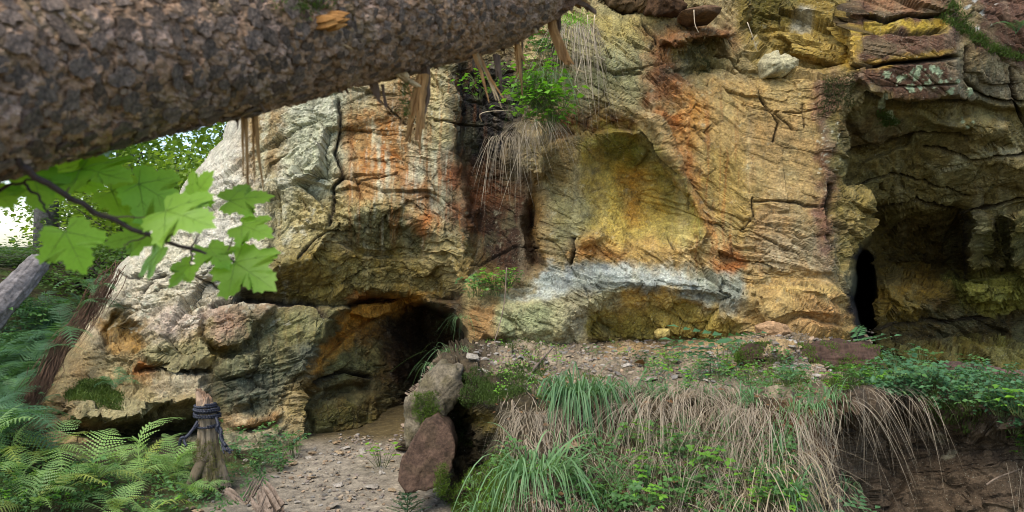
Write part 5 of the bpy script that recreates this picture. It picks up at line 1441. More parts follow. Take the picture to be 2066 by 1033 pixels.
stick('root_strand', [(1022, 540, 6.9), (1020, 580, 6.85), (1016, 620, 6.8), (1005, 665, 6.7), (990, 710, 6.5), (978, 730, 6.3)], 0.006, M_GREYWOOD, 'thin grey root hanging down the foot of the cliff to the bank', 'hanging root')
for i, (pts, lb) in enumerate([([(1190, 60, 7.0), (1170, 130, 6.95), (1160, 170, 6.95), (1176, 192, 6.95)], 'curved bare stem hanging below the grass at the top of the cliff'),
                               ([(1185, 30, 7.0), (1188, 80, 6.98), (1192, 140, 6.98), (1196, 205, 7.0)], 'straight thread like root hanging on the olive wall'),
                               ([(1200, 30, 7.0), (1198, 70, 6.95), (1205, 110, 6.95), (1222, 122, 6.95)], 'hooked thin root hanging on the olive wall'),
                               ([(1400, 20, 7.1), (1402, 48, 7.05), (1410, 66, 7.05)], 'short thin root hanging under the slab at the top edge'),
                               ([(1508, 45, 7.0), (1517, 70, 6.98), (1528, 104, 7.0)], 'pale thin root hanging beside the yellow rock at the top'),
                               ([(972, 245, 7.4), (968, 232, 7.2), (985, 225, 7.15), (1030, 222, 7.2)], 'bare arched stem in front of the black streak')]):
    stick('root_strand', pts, 0.0045 if i != 5 else 0.005, M_STRAWST, lb, 'hanging root', taper=.5)
# mat of brown rootlets that hangs along the left edge of the cliff
M_ROOT = wood_mat('rootlet', (0.135, 0.078, 0.046), (0.06, 0.03, 0.02), scale=(40, 40, 10), bump=0.2)
mb = MB(); q = random.Random(21)
LINE = [(246, 525, 7.75), (205, 590, 7.5), (165, 650, 7.35), (120, 700, 7.2), (90, 760, 7.05), (55, 810, 6.95), (25, 860, 6.9)]
for i in range(300):
    t0_ = q.uniform(0, 0.85); t1_ = min(1, t0_ + q.uniform(0.12, 0.34)); off = q.gauss(0, 9); off2 = off + q.gauss(0, 9); P = []
    for k in range(6):
        t = (t0_ + (t1_ - t0_) * k / 5) * (len(LINE) - 1); j = min(int(t), len(LINE) - 2); w = t - j
        a = LINE[j]; b = LINE[j + 1]; o_ = off + (off2 - off) * k / 5
        P.append(at(a[0] + (b[0] - a[0]) * w + o_ + q.gauss(0, 2.6), a[1] + (b[1] - a[1]) * w + o_ * 0.5 + 10 * k / 5, a[2] + (b[2] - a[2]) * w - 0.10 + 0.002 * off))
    mb.tube(P, [0.004, .0038, .0034, .003, .0022, .001], n=3, cap=False)
o = mb.obj('root_mat', M_ROOT); tag(o, 'long mat of thin reddish brown rootlets hanging along the left edge of the cliff', 'root mat')
o = None
# ------------------------------------------------------------------ moss cushions
def moss_patch(label, poly, surf, n, size, mat=M_MOSS, dens=5, seed=1, nrm=(0, -.5, .8), cat='moss', lift=0.004):
    r = random.Random(seed); us = [p[0] for p in poly]; vs = [p[1] for p in poly]; pn = []
    c = np.array([[r.uniform(min(us), max(us)), r.uniform(min(vs), max(vs))] for _ in range(n * 3)], np.float32)
    sdv = poly_sd(c[:, 0:1], c[:, 1:2], poly)[:, 0] + 10 * fbm(c[:, 0] / 18, c[:, 1] / 18, 3, seed + 40)
    for (u, v), s in zip(c, sdv):
        if s > 0 and len(pn) < n: pn.append((surf(float(u), float(v)) + Vector(nrm) * lift, nrm))
    mb = MB(); moss_mesh(pn, mb, size, dens, r)
    o = mb.obj('moss', mat, None, False); tag(o, kind='stuff'); return o
rot_pts = [rot.matrix_world @ v.co for v in rot.data.vertices]; ru = np.array([1033 + p.x / p.y * F for p in rot_pts]); rv = np.array([516.5 - (p.z - EYE) / p.y * F for p in rot_pts]); ry = np.array([p.y for p in rot_pts])
def rot_pt(u, v):
    d = (ru - u) ** 2 + (rv - v) ** 2 + ((ry > 5.75) * 1e6)
    return rot_pts[int((d + (ry - 5.2) * 60).argmin())]
M_MOSSB = leaf_mat('bright_moss', (0.14, 0.22, 0.025), (0.075, 0.13, 0.015), trans=0.3, rough=0.8, vary=0.1, scale=5)
mb = MB(); q = random.Random(50); pn = []
for p in rot_pts:
    d = p - rot.location
    if p.z > EYE - (752 - 516.5) / F * p.y and q.random() < .34 and fbm(np.array([p.x * 4.5]), np.array([p.y * 5 + p.z * 6]), 3, 51)[0] > -0.05: pn.append((p, Vector((0, -.3, 1))))
moss_mesh(pn, mb, 0.012, 5, q)
o = mb.obj('moss', M_MOSSB, None, False); tag(o, kind='stuff')
for i, pl in enumerate([[(1480, 735), (1560, 725), (1650, 770), (1600, 800), (1500, 770)], [(1060, 760), (1180, 755), (1260, 775), (1230, 800), (1080, 805)], [(1650, 770), (1760, 755), (1800, 775), (1700, 800)]]):
    moss_patch(None, pl, bank_pt, 1300, 0.010, M_MOSSB, 4, 80 + i, (0, -.4, .9))
moss_patch(None, [(1000, 745), (1080, 730), (1110, 745), (1060, 800), (1000, 815), (950, 800)], bank_pt, 2600, 0.012, M_MOSS, 5, 61)
moss_patch(None, [(895, 775), (960, 740), (990, 770), (980, 815), (910, 815)], bank_pt, 1700, 0.012, M_MOSS, 5, 62)
moss_patch(None, [(1000, 690), (1060, 690), (1150, 690), (1140, 705), (1010, 715)], bank_pt, 500, 0.012, M_MOSS, 5, 63)
moss_patch(None, [(900, 1000), (960, 940), (1030, 900), (1060, 960), (1020, 1040), (900, 1045)], bank_pt, 2600, 0.014, M_MOSSB, 5, 64)
moss_patch(None, [(835, 790), (880, 790), (890, 850), (855, 860), (832, 830)], lambda u, v: at(u, v, 5.2), 600, 0.010, M_MOSSB, 5, 65, (0, -.8, .3))
moss_patch(None, [(885, 830), (930, 850), (960, 900), (930, 900), (890, 870)], bank_pt, 600, 0.010, M_MOSS, 4, 66, (0, -.8, .3))
moss_patch(None, [(880, 940), (900, 935), (905, 980), (890, 1000), (878, 985)], lambda u, v: at(u, v, 4.85), 320, 0.010, M_MOSSB, 5, 67, (0, -.8, .3))
moss_patch(None, [(135, 790), (170, 765), (210, 768), (245, 790), (240, 808), (180, 808), (140, 808)], cliff_pt, 1500, 0.018, M_MOSS, 6, 68, (0, -.4, .8), lift=.02)
moss_patch(None, [(1660, 150), (1725, 150), (1722, 215), (1680, 220), (1650, 240), (1660, 200)], cliff_pt, 800, 0.014, leaf_mat('dark_moss', (0.06, 0.075, 0.02), (0.035, 0.04, 0.015), trans=.2, rough=.9), 4, 69, (0, -.8, .4))
moss_patch(None, [(1765, 218), (1790, 220), (1810, 250), (1780, 250)], cliff_pt, 300, 0.016, M_MOSS, 5, 70, (0, -.8, .4))
moss_patch(None, [(1908, -10), (1930, 30), (1970, 70), (2040, 110), (2070, 100), (2070, 125), (2000, 110), (1940, 70), (1905, 40)], cliff_pt, 1500, 0.02, M_MOSS, 5, 71, (0, -.8, .5))
moss_patch(None, [(1410, 80), (1430, 80), (1435, 145), (1405, 150)], cliff_pt, 250, 0.012, bpy.data.materials['dark_moss'], 4, 72, (0, -.8, .4))
moss_patch(None, [(1840, 790), (1900, 800), (1990, 830), (1980, 850), (1900, 830)], bank_pt, 600, 0.014, M_MOSS, 4, 73)
# ------------------------------------------------------------------ plants
M_FERN = leaf_mat('fern_green', (0.32, 0.47, 0.15), (0.21, 0.36, 0.11), trans=0.4, rough=0.5, vary=0.3, scale=5)
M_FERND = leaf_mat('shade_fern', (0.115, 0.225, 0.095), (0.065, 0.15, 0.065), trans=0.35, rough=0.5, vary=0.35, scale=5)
M_FERNY = leaf_mat('yellowing_fern', (0.40, 0.44, 0.10), (0.24, 0.33, 0.08), trans=0.4, rough=0.5, vary=0.3, scale=5)
M_HERB = leaf_mat('herb_leaf', (0.12, 0.25, 0.065), (0.075, 0.165, 0.045), trans=0.35, rough=0.45, vary=0.35, scale=8)
M_HERBL = leaf_mat('bright_herb_leaf', (0.20, 0.42, 0.040), (0.125, 0.29, 0.032), trans=0.4, rough=0.45, vary=0.25, scale=8)
M_HERBB = leaf_mat('bluish_herb_leaf', (0.09, 0.20, 0.085), (0.055, 0.135, 0.058), trans=0.3, rough=0.5, vary=0.3, scale=8)
M_GRASS = leaf_mat('green_blade', (0.12, 0.24, 0.105), (0.19, 0.31, 0.13), trans=0.3, rough=0.45, vary=0.15, scale=5)
M_DRY = leaf_mat('straw_blade', (0.44, 0.37, 0.26), (0.24, 0.185, 0.125), trans=0.2, rough=0.6, vary=0.15, scale=5, tcol=(1.1, 1.0, .8))
M_STEM = leaf_mat('green_stem', (0.10, 0.14, 0.04), (0.08, 0.09, 0.03), trans=0)
M_BUSH = leaf_mat('bush_leaf', (0.34, 0.46, 0.06), (0.17, 0.27, 0.04), trans=0.5, rough=0.5, vary=0.2, scale=1.5)
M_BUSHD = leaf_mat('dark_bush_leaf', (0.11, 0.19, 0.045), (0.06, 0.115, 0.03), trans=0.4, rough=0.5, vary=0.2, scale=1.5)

def frond_mesh(name, seed, mat, L=1.0, npair=15, wid=0.30, comb=7):
    """one fern frond along +x, arching; leaflets with saw-tooth edges"""
    r = random.Random(seed); mb = MB(); arch = r.uniform(0.5, 1.0); rise = r.uniform(0.75, 1.35); side = r.uniform(-.18, .18)
    def spine(t): return Vector((L * t * (1 - 0.12 * t * t), side * t * t, L * (rise * t * (1 - 0.25 * t) - arch * t * t)))
    mb.tube([spine(k / 8) for k in range(9)], [0.009 * L * (1 - .8 * k / 8) for k in range(9)], n=3, cap=False)
    for i in range(npair):
        t = 0.16 + 0.84 * i / npair
        ln_ = wid * L * (math.sin(min(1, (t - .05) / .42) * math.pi / 2) if t < .4 else (1 - ((t - .4) / .62) ** 1.3)) * r.uniform(.9, 1.08) + .012
        tan_ = (spine(t + .01) - spine(t - .01)).normalized()
        up = Vector((0, 0, 1)) - tan_ * tan_.z; up.normalize(); sd = tan_.cross(up)
        base = spine(t)
        for s in (-1, 1):
            d = (sd * s * 0.90 + tan_ * 0.42 - up * r.uniform(.0, .22)).normalized()
            nn = d.cross(tan_).normalized(); e = nn.cross(d).normalized()
            w0 = L * 0.95 / npair * 0.42
            for k in range(comb):
                a = k / comb; b = (k + 1) / comb; wk = w0 * (1 - a) ** .6 * .9
                p0 = base + d * ln_ * a; p1 = base + d * ln_ * b; dr = -up * (0.10 * ln_ * a * a)
                mid = base + d * ln_ * (a + b * 2) / 3
                mb.add([p0 + dr, p1 + dr, mid + e * wk + dr, mid - e * wk + dr], [(0, 1, 2), (0, 3, 1)])
    me = mb.mesh(name, smooth=False); me.materials.append(mat); return me
FR = [frond_mesh('frond', 700 + i, M_FERN, wid=.22 + .05 * (i % 3)) for i in range(6)] + [frond_mesh('frond', 740 + i, M_FERNY, wid=.25) for i in range(1)]
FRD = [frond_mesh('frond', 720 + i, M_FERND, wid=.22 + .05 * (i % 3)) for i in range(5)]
def fern(p, size, n, meshes, label, group, r, tilt=0.0, dirs=None, up=1.0):
    t = thing('fern', label, 'fern', p, group)
    for k in range(n):
        a = dirs[k] if dirs else 6.283 * k / n + r.uniform(-.4, .4)
        o = bpy.data.objects.new('frond', meshes[r.randrange(len(meshes))]); COL.objects.link(o); o.parent = t
        s = size * r.uniform(.55, 1.0); o.scale = (s, s, s * up * r.uniform(.8, 1.2)); o.rotation_euler = (r.gauss(0, .2), r.gauss(-0.38 + tilt, .24), a)
    return t
fr = random.Random(33)
_gu = np.arange(-80, 860, 5.0); _gv = np.arange(525, 1100, 5.0); _GU, _GV = np.meshgrid(_gu, _gv)
_gy = np.full(_GU.shape, 9.5, np.float32); _hit = np.zeros(_GU.shape, bool)
for _y in np.arange(3.6, 9.5, 0.04):
    _x = (_GU - 1033) / F * _y; _z = EYE - (_GV - 516.5) / F * _y
    _n = (~_hit) & (_z <= ground_z(_x, _x * 0 + _y)); _gy[_n] = _y; _hit |= _n
def ground_px(u, v):
    """where the line of sight through a pixel meets the ground sheet"""
    i = int(np.clip(round((v - 525) / 5), 0, len(_gv) - 1)); j = int(np.clip(round((u + 80) / 5), 0, len(_gu) - 1))
    p = at(u, v, float(_gy[i, j])); return Vector((p.x, p.y, gz(p.x, p.y)))
# bright ferns at the lower left
for (u, v, s, n) in [(40, 985, .50, 8), (120, 1000, .46, 8), (190, 985, .50, 8), (265, 985, .46, 8), (335, 985, .42, 7), (20, 935, .5, 7), (95, 930, .52, 8), (240, 940, .48, 7), (310, 950, .44, 7),
                     (375, 1010, .30, 7), (60, 1045, .42, 8), (230, 1050, .36, 8), (300, 1050, .32, 8), (360, 965, .38, 6), (-30, 950, .5, 7)]:
    fern(ground_px(u, v), s, n, FR, 'bright green fern in the bed left of the stump', 'bright ferns at the lower left', fr)
o = fern(ground_px(288, 960), .62, 3, FR, 'tall fern frond standing out of the bed left of the stump', None, fr, dirs=[0.7, 1.4, 0.2], tilt=-.45)
o = fern(ground_px(352, 975), .50, 4, FR, 'yellow green fern leaning right across the foot of the stump', None, fr, dirs=[0.5, 0.1, 2.2, 1.1], tilt=-.3)
o = fern(ground_px(392, 1005), .30, 6, FR, 'small fern growing directly in front of the stump', None, fr)
# darker ferns on the slope behind
for i in range(44):
    u = fr.uniform(-40, 215); v = fr.uniform(545, 860)
    lim = np.interp(v, [520, 600, 680, 760, 830, 900], [245, 190, 135, 85, 30, 60])
    if u > lim + 10: u = fr.uniform(-40, max(lim, 0))
    p = ground_px(u, v + 40)
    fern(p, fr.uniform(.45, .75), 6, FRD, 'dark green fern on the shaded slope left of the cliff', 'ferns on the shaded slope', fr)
for (u, v) in [(190, 600), (150, 650), (95, 700), (50, 770), (20, 820), (215, 560)]:
    fern(at(u - 25, v + 30, np.interp(v, [560, 820], [7.5, 6.6])), .5, 6, FRD, 'fern hanging over the edge of the brown root mat', 'ferns along the root mat', fr)
fern(cliff_pt(235, 775) + Vector((0, -.05, 0)), .30, 7, FRD, 'small fern growing on the mossy rock shelf left of the stump', None, fr)
for o in list(bpy.data.objects):
    pass
fern(bank_pt(1800, 775), .26, 5, FR, 'small fern standing on the bank in front of the black crevice', None, fr, dirs=[0.15, 0.6, 2.4, -1.2, 3.0])
fern(cliff_pt(1400, -8) + Vector((0, -.12, -.05)), .30, 6, FR, 'green fern hanging over the top edge of the cliff', None, fr, dirs=[0, -1.0, -2.0, 3.1, .5, -1.5])
fern(cliff_pt(2035, 75) + Vector((0, -.1, 0)), .32, 6, FRD, 'dark fern growing in the mossy corner at the upper right', None, fr, dirs=[-2.6, -1.6, -.6, 3.1, 0, -2.1])

def leaf_at(mb, p, d, n, s, w=0.6, k=1.0):
    d = d.normalized(); n = (n - d * n.dot(d)).normalized(); e = n.cross(d)
    mb.add([p, p + d * s * .45 + e * s * w * .5 + n * s * .06, p + d * s - n * s * .1, p + d * s * .45 - e * s * w * .5 + n * s * .06, p + d * s * .5], [(0, 4, 1), (1, 4, 2), (0, 3, 4), (4, 3, 2)])
def herb_mesh(seed, mat, n=12, h=0.12, ls=0.03, tri=True, spread=.10, w=.7, pinn=False):
    r = random.Random(seed); mb = MB(); st = MB()
    for i in range(n):
        a = r.uniform(0, 6.283); q = spread * math.sqrt(r.random()); hh = h * r.uniform(.4, 1.1)
        tip = Vector((math.cos(a) * q, math.sin(a) * q, hh)); base = tip * 0.25; base.z = 0
        st.tube([base, (base + tip) * .5 + Vector((0, 0, hh * .15)), tip], [0.0016, .0013, .001], n=3, cap=False)
        out = Vector((math.cos(a), math.sin(a), 0.0)); up = Vector((r.gauss(0, .3), r.gauss(0, .3) - .25, 1))
        if pinn:
            d = (out + Vector((0, 0, r.uniform(-.1, .3)))).normalized(); e = Vector((0, 0, 1)).cross(d)
            for k in range(4):
                c = tip + d * ls * .75 * k
                for s in (-1, 1): leaf_at(mb, c, e * s + d * .5, up, ls * (1.1 - .1 * k), w)
            leaf_at(mb, tip + d * ls * 3, d, up, ls, w)
        else:
            for k in range(3 if tri else 1):
                b = a + (k - 1) * 1.5 if tri else a
                leaf_at(mb, tip, Vector((math.cos(b), math.sin(b), r.uniform(-.35, .25))), up, ls * r.uniform(.7, 1.25), w)
    me = mb.mesh('leaves', smooth=False); me.materials.append(mat); ms = st.mesh('stem'); ms.materials.append(M_STEM)
    return me, ms
HB = {'herb': [herb_mesh(800 + i, M_HERB) for i in range(5)], 'light': [herb_mesh(820 + i, M_HERBL) for i in range(4)], 'blue': [herb_mesh(840 + i, M_HERBB, 14, .14, .034) for i in range(5)],
      'round': [herb_mesh(860 + i, M_HERBL, 16, .12, .045, False, .12, .85) for i in range(3)], 'pinn': [herb_mesh(880 + i, M_HERBB, 6, .22, .06, False, .10, .55, True) for i in range(3)], 'tiny': [herb_mesh(890 + i, M_HERBL, 12, .07, .016) for i in range(3)],
      'nett': [herb_mesh(895 + i, M_HERB, 10, .22, .05, True, .12, .5) for i in range(3)]}
hr = random.Random(44)
def herb(p, kind, s, label, group=None, name=None, cat='plant', rot=None):
    me, ms = HB[kind][hr.randrange(len(HB[kind]))]
    name = name or {'blue': 'leafy_plant', 'tiny': 'seedling', 'nett': 'leafy_plant', 'pinn': 'leafy_plant'}.get(kind, 'herb')
    t = thing(name, label, cat, p, group); t.scale = (s, s, s); t.rotation_euler = rot or (hr.gauss(0, .12), hr.gauss(0, .12), hr.uniform(0, 6.28))
    a = bpy.data.objects.new('leaves', me); COL.objects.link(a); a.parent = t
    b = bpy.data.objects.new('stem', ms); COL.objects.link(b); b.parent = t
    return t
def scatter(poly, n, surf, kinds, s0, s1, label, group):
    us = [p[0] for p in poly]; vs = [p[1] for p in poly]; k = 0
    while k < n:
        u = hr.uniform(min(us), max(us)); v = hr.uniform(min(vs), max(vs))
        if poly_sd(np.array([[u]]), np.array([[v]]), poly)[0, 0] < 0: continue
        herb(surf(u, v), kinds[k % len(kinds)], hr.uniform(s0, s1), label, group); k += 1
scatter([(1720, 770), (1790, 740), (1900, 748), (1990, 775), (2100, 800), (2100, 860), (1990, 838), (1880, 800), (1760, 800)], 62, bank_pt, ['blue', 'blue', 'herb'], .7, 1.25, 'low leafy plant in the dense green cover on top of the right bank', 'leafy plants on the right bank top')
scatter([(1960, 820), (2100, 820), (2110, 960), (2040, 920), (1985, 900)], 18, lambda u, v: bank_pt(u, v) + Vector((0, -.12, 0)), ['blue', 'herb', 'light'], .8, 1.3, 'plant trailing over the right end of the bank', 'plants trailing at the far right')
scatter([(1290, 740), (1420, 710), (1560, 720), (1640, 770), (1620, 810), (1480, 800), (1320, 790)], 38, bank_pt, ['herb', 'blue', 'light'], .55, 1.0, 'small green herb along the edge of the bank above the dry grass', 'herbs along the bank edge')
scatter([(1230, 930), (1400, 880), (1560, 930), (1640, 1040), (1180, 1045)], 50, bank_pt, ['light', 'herb', 'tiny', 'herb'], .6, 1.2, 'green herb on the earth slope below the dry grass', 'herbs on the earth slope')
scatter([(930, 990), (1010, 900), (1060, 940), (1080, 1040), (920, 1040)], 14, bank_pt, ['tiny', 'herb'], .6, 1.1, 'tiny green herb on the mossy bank slope', 'tiny herbs on the mossy slope')
scatter([(1180, 700), (1290, 690), (1400, 700), (1380, 730), (1190, 740)], 10, bank_pt, ['tiny', 'herb'], .5, .8, 'sparse seedling on the bank gravel', 'seedlings on the gravel')
scatter([(1660, 785), (1740, 770), (1790, 790), (1700, 810)], 14, bank_pt, ['herb', 'light'], .7, 1.1, 'herb on top of the dry grass beside the rotten log', 'herbs beside the rotten log')
scatter([(440, 880), (560, 885), (610, 915), (560, 960), (450, 965)], 30, ground_px, ['nett', 'herb', 'blue'], .6, 1.05, 'green herb growing between the stump and the path', 'herbs between stump and path')
scatter([(-20, 975), (440, 965), (480, 1040), (-20, 1045)], 40, ground_px, ['herb', 'tiny', 'light', 'nett'], .5, 1.0, 'small herb on the ground between the lower left ferns', 'herbs under the lower left ferns')
scatter([(0, 640), (150, 600), (90, 740), (20, 850)], 24, ground_px, ['nett', 'blue'], 1.0, 1.8, 'dark leafy plant among the ferns of the shaded slope', 'leafy plants on the shaded slope')
scatter([(950, 600), (985, 570), (1040, 560), (1020, 600), (960, 615)], 16, lambda u, v: cliff_pt(u, v) + Vector((0, -.12, .02)), ['light', 'herb'], .9, 1.4, 'herb with rounded leaves on the ledge below the dark wall', 'herbs on the little ledge')
for (u, v, s, lb) in [(770, 945, 1.5, 'delicate pale green plant standing alone on the path'), (1800, 700, 1.0, 'seedling with two broad leaves in front of the right hand rocks')]:
    herb(ground_px(u, v) if u < 1000 else bank_pt(u - 60, v + 40), 'light' if u < 1000 else 'pinn', s, lb)
herb(bank_pt(1465, 760) + Vector((0, 0, 0)), 'pinn', 1.5, 'tall plant with big feathered leaves in front of the hollow foot of the cliff', rot=(0, 0, .4))
herb(bank_pt(1450, 740), 'pinn', 1.1, 'shorter feathered plant at the left of the tall one', rot=(0, 0, 1.4))
herb(bank_pt(1690, 1040) + Vector((0, -.25, -.06)), 'pinn', .9, 'bluish plant with paired oval leaves at the bottom edge before the red rock', rot=(.2, 0, .2))
herb(bank_pt(1650, 1045) + Vector((0, -.25, -.06)), 'pinn', .8, 'bluish plant with paired oval leaves left of its neighbour at the bottom edge', rot=(.2, 0, 2.2))
# green clump and grass on the nose of rock at mid height
for i in range(30):
    u = hr.gauss(1088, 26); v = hr.gauss(200, 26)
    herb(at(u, v + 12, 6.85 + hr.uniform(-.12, .12)), 'round', hr.uniform(1.0, 1.6), 'bright green plant in the clump high on the rock nose', 'green plants on the rock nose')
for i in range(12):
    herb(at(hr.gauss(1100, 22), hr.gauss(110, 30), 7.2 + hr.uniform(-.1, .1)), 'herb', hr.uniform(.9, 1.5), 'wispy green plant below the end of the fallen trunk', 'wispy plants below the trunk end')
for (u, v) in [(945, 180), (965, 200), (960, 165), (985, 185), (1010, 150), (1020, 190)]:
    herb(at(u, v, 7.5), 'round', 1.0, 'round leaved plant against the black streak', 'round leaved plants at the black streak')

def grass_mesh(name, seed, mat, n, L, w, root=.05, out=.5, spread=.9, up=.8, g=.9, seg=6, fwd=0.0, curl=.1):
    r = random.Random(seed); mb = MB()
    for i in range(n):
        a = r.uniform(-math.pi, math.pi); q = root * math.sqrt(r.random())
        p0 = Vector((math.cos(a) * q * 1.6, math.sin(a) * q, r.uniform(-.01, .01)))
        a2_ = a + r.gauss(0, .5)
        d = Vector((math.cos(a2_) * out * r.uniform(.2, 1.3) * spread, math.sin(a2_) * out * r.uniform(.2, 1.2) - fwd, up * r.uniform(.5, 1.25)))
        l = L * r.uniform(.45, 1.15); gg = g * r.uniform(.6, 1.5); bend = Vector((r.gauss(0, curl), r.gauss(0, curl), 0)); ww = w * r.uniform(.6, 1.3)
        pts = []
        for k in range(seg + 1):
            t = k / seg; pts.append(p0 + d * l * t + bend * l * t * t + Vector((0, 0, -gg * l * t * t)))
        e = Vector((-math.sin(a2_ + r.gauss(0, .8)), math.cos(a2_ + r.gauss(0, .8)), 0)).normalized()
        v = []; f = []
        for k, p in enumerate(pts[:-1]):
            q2 = ww * (1 - (k / seg) ** 2 * .8) * .5; v += [p - e * q2, p + e * q2]
        v.append(pts[-1])
        for k in range(seg - 1): f.append((2 * k, 2 * k + 1, 2 * k + 3, 2 * k + 2))
        f.append((2 * seg - 2, 2 * seg - 1, 2 * seg)); mb.add(v, f)
    me = mb.mesh(name); me.materials.append(mat); return me
def tuft(name, me, p, label, cat, s=1.0, rz=0.0, group=None, rx=0.0):
    o = bpy.data.objects.new(name, me); COL.objects.link(o); o.location = p; o.scale = (s, s, s); o.rotation_euler = (rx, 0, rz); tag(o, label, cat, group); return o
g1_ = grass_mesh('grass_tuft', 901, M_GRASS, 230, .46, .0075, .09, .42, .9, .85, 1.35, 8, .25, .06)
g2_ = grass_mesh('grass_tuft', 902, M_GRASS, 210, .46, .0075, .09, .45, 1.1, .9, 1.25, 8, .22, .06)
tuft('grass_tuft', g1_, bank_pt(1168, 800) + Vector((0, -.05, .02)), 'large bluish green grass tuft hanging over the edge of the bank', 'grass tuft', 1.3)
tuft('grass_tuft', g2_, bank_pt(1092, 945) + Vector((0, -.05, .0)), 'large green grass tuft low on the slope at the bottom of the picture', 'grass tuft', 1.2, .3)
gs = [grass_mesh('grass_tuft', 910 + i, M_GRASS, 46, .26, .006, .04, .35, 1, .9, .9, 6, .1, .06) for i in range(3)]
for i, (u, v, s) in enumerate([(1396, 770, .8), (1492, 800, 1.0), (1560, 880, 1.2), (1350, 800, .8), (1620, 960, 1.1), (1575, 1000, 1.1), (1480, 920, .8), (1700, 980, 1.0), (1010, 1020, 1.2), (970, 1030, 1.0), (1200, 1010, 1.0), (960, 975, .7), (1250, 960, .8), (1540, 960, 1.1), (1270, 790, .9), (1320, 800, .8), (1425, 805, .9), (1455, 850, .9), (1525, 815, .9), (1595, 830, 1.0), (1640, 815, .9), (1385, 850, .8), (1300, 860, .7), (1670, 800, .9)]):
    tuft('grass_tuft', gs[i % 3], bank_pt(u, v) + Vector((0, -.03, 0)), 'small green grass tuft scattered on the bank', 'grass tuft', s, hr.uniform(-.6, .6), 'small green tufts on the bank')
dr = [grass_mesh('dry_grass', 920 + i, M_DRY, 120, .32, .0034, .12, .60, 1.4, .5, 1.35, 8, .8, .28) for i in range(4)]
k = 0
for u in [1255, 1300, 1365, 1420, 1490, 1545]:
    tuft('dry_grass', dr[k % 4], bank_pt(u, np.interp(u, [1255, 1560], [792, 812]) + hr.uniform(-14, 34)) + Vector((0, -.05, .02)), 'pale dry grass hanging over the middle bank edge', 'dry grass', hr.uniform(.85, 1.1), hr.uniform(-.3, .3), 'dry tufts on the middle bank edge'); k += 1
for u, v in [(1290, 865), (1350, 880), (1420, 875), (1480, 885), (1535, 890), (1330, 930), (1440, 940)]:
    tuft('dry_grass', dr[k % 4], bank_pt(u, v) + Vector((0, -.03, .02)), 'thin dry grass tuft lower down on the earth slope', 'dry grass', hr.uniform(.6, .85), hr.uniform(-.4, .4), 'dry tufts on the earth slope'); k += 1
dl_ = [grass_mesh('dry_grass', 940 + i, leaf_mat('pale_straw', (0.52, 0.42, 0.27), (0.33, 0.24, 0.14), trans=.2, rough=.5, vary=.1), 34, .30, .0055, .10, .5, 1.2, .8, 1.2, 7, .3, .22) for i in range(2)]
for i, (u, v) in enumerate([(1560, 930), (1500, 960), (1600, 900), (1530, 1000), (1605, 980), (1470, 1000)]):
    tuft('dry_grass', dl_[i % 2], bank_pt(u, v) + Vector((0, -.06, 0)), 'bleached broad bladed grass before the red earth', 'dry grass', hr.uniform(.8, 1.1), hr.uniform(-.5, .5), 'bleached tufts before the red earth')
dh = [grass_mesh('dry_grass', 930 + i, M_DRY, 26, .34, .0026, .12, .42, 1.5, .4, 1.75, 9, .9, .22) for i in range(3)]
for i, (u, s) in enumerate([(1665, 1.0), (1705, 1.0), (1755, .9), (1810, .85)]):
    tuft('dry_grass', dh[i % 3], bank_pt(u, 792 + hr.uniform(-6, 8)) + Vector((0, -.10, .02)), 'straggly dry grass hanging before the dark red rock', 'dry grass', s, hr.uniform(-.4, .4), 'dry tufts before the red rock')
for i, (u, v, s) in enumerate([(2050, 930, .7), (2090, 900, .9)]):
    tuft('dry_grass', dh[i % 3], bank_pt(u, v) + Vector((0, -.12, .02)), 'dry grass tuft at the right end of the bank', 'dry grass', s, 0, 'dry tufts at the right end')
for u, v in [(1110, 820), (1060, 830), (1130, 850)]:
    tuft('dry_grass', dr[k % 4], bank_pt(u, v) + Vector((0, -.02, 0)), 'dry tuft left of the large bluish green tuft', 'dry grass', .55, -.4, 'dry tufts left of the green tuft'); k += 1
# matted straw, bits of stalk and small ground leaves that cover the earth slope
mb = MB(); q = random.Random(71); k = 0
while k < 3000:
    u = q.uniform(1020, 1680); v = q.uniform(770, 1045)
    f_ = fbm(np.array([u / 55.0]), np.array([v / 45.0]), 3, 72)[0]
    if q.random() > 0.55 + 1.1 * f_: continue
    k += 1
    p = bank_pt(u, v) + Vector((q.gauss(0, .02), -.02 - .03 * q.random(), .01)); l = q.uniform(.05, .20)
    d = Vector((q.gauss(0, .45), -.25 - .3 * q.random(), -1 + q.gauss(0, .5))).normalized(); e = Vector((1, q.gauss(0, .5), q.gauss(0, .4))).normalized() * q.uniform(.0010, .0022)
    b = Vector((q.gauss(0, .3), -.1, -.25)) * l
    m1 = p + d * l * .5 + Vector((0, -.02, .02)); m2 = p + d * l + b
    mb.add([p - e, p + e, m1 - e, m1 + e, m2], [(0, 1, 3, 2), (2, 3, 4)])
o = mb.obj('straw_litter', M_DRY, None, False); tag(o, kind='stuff')
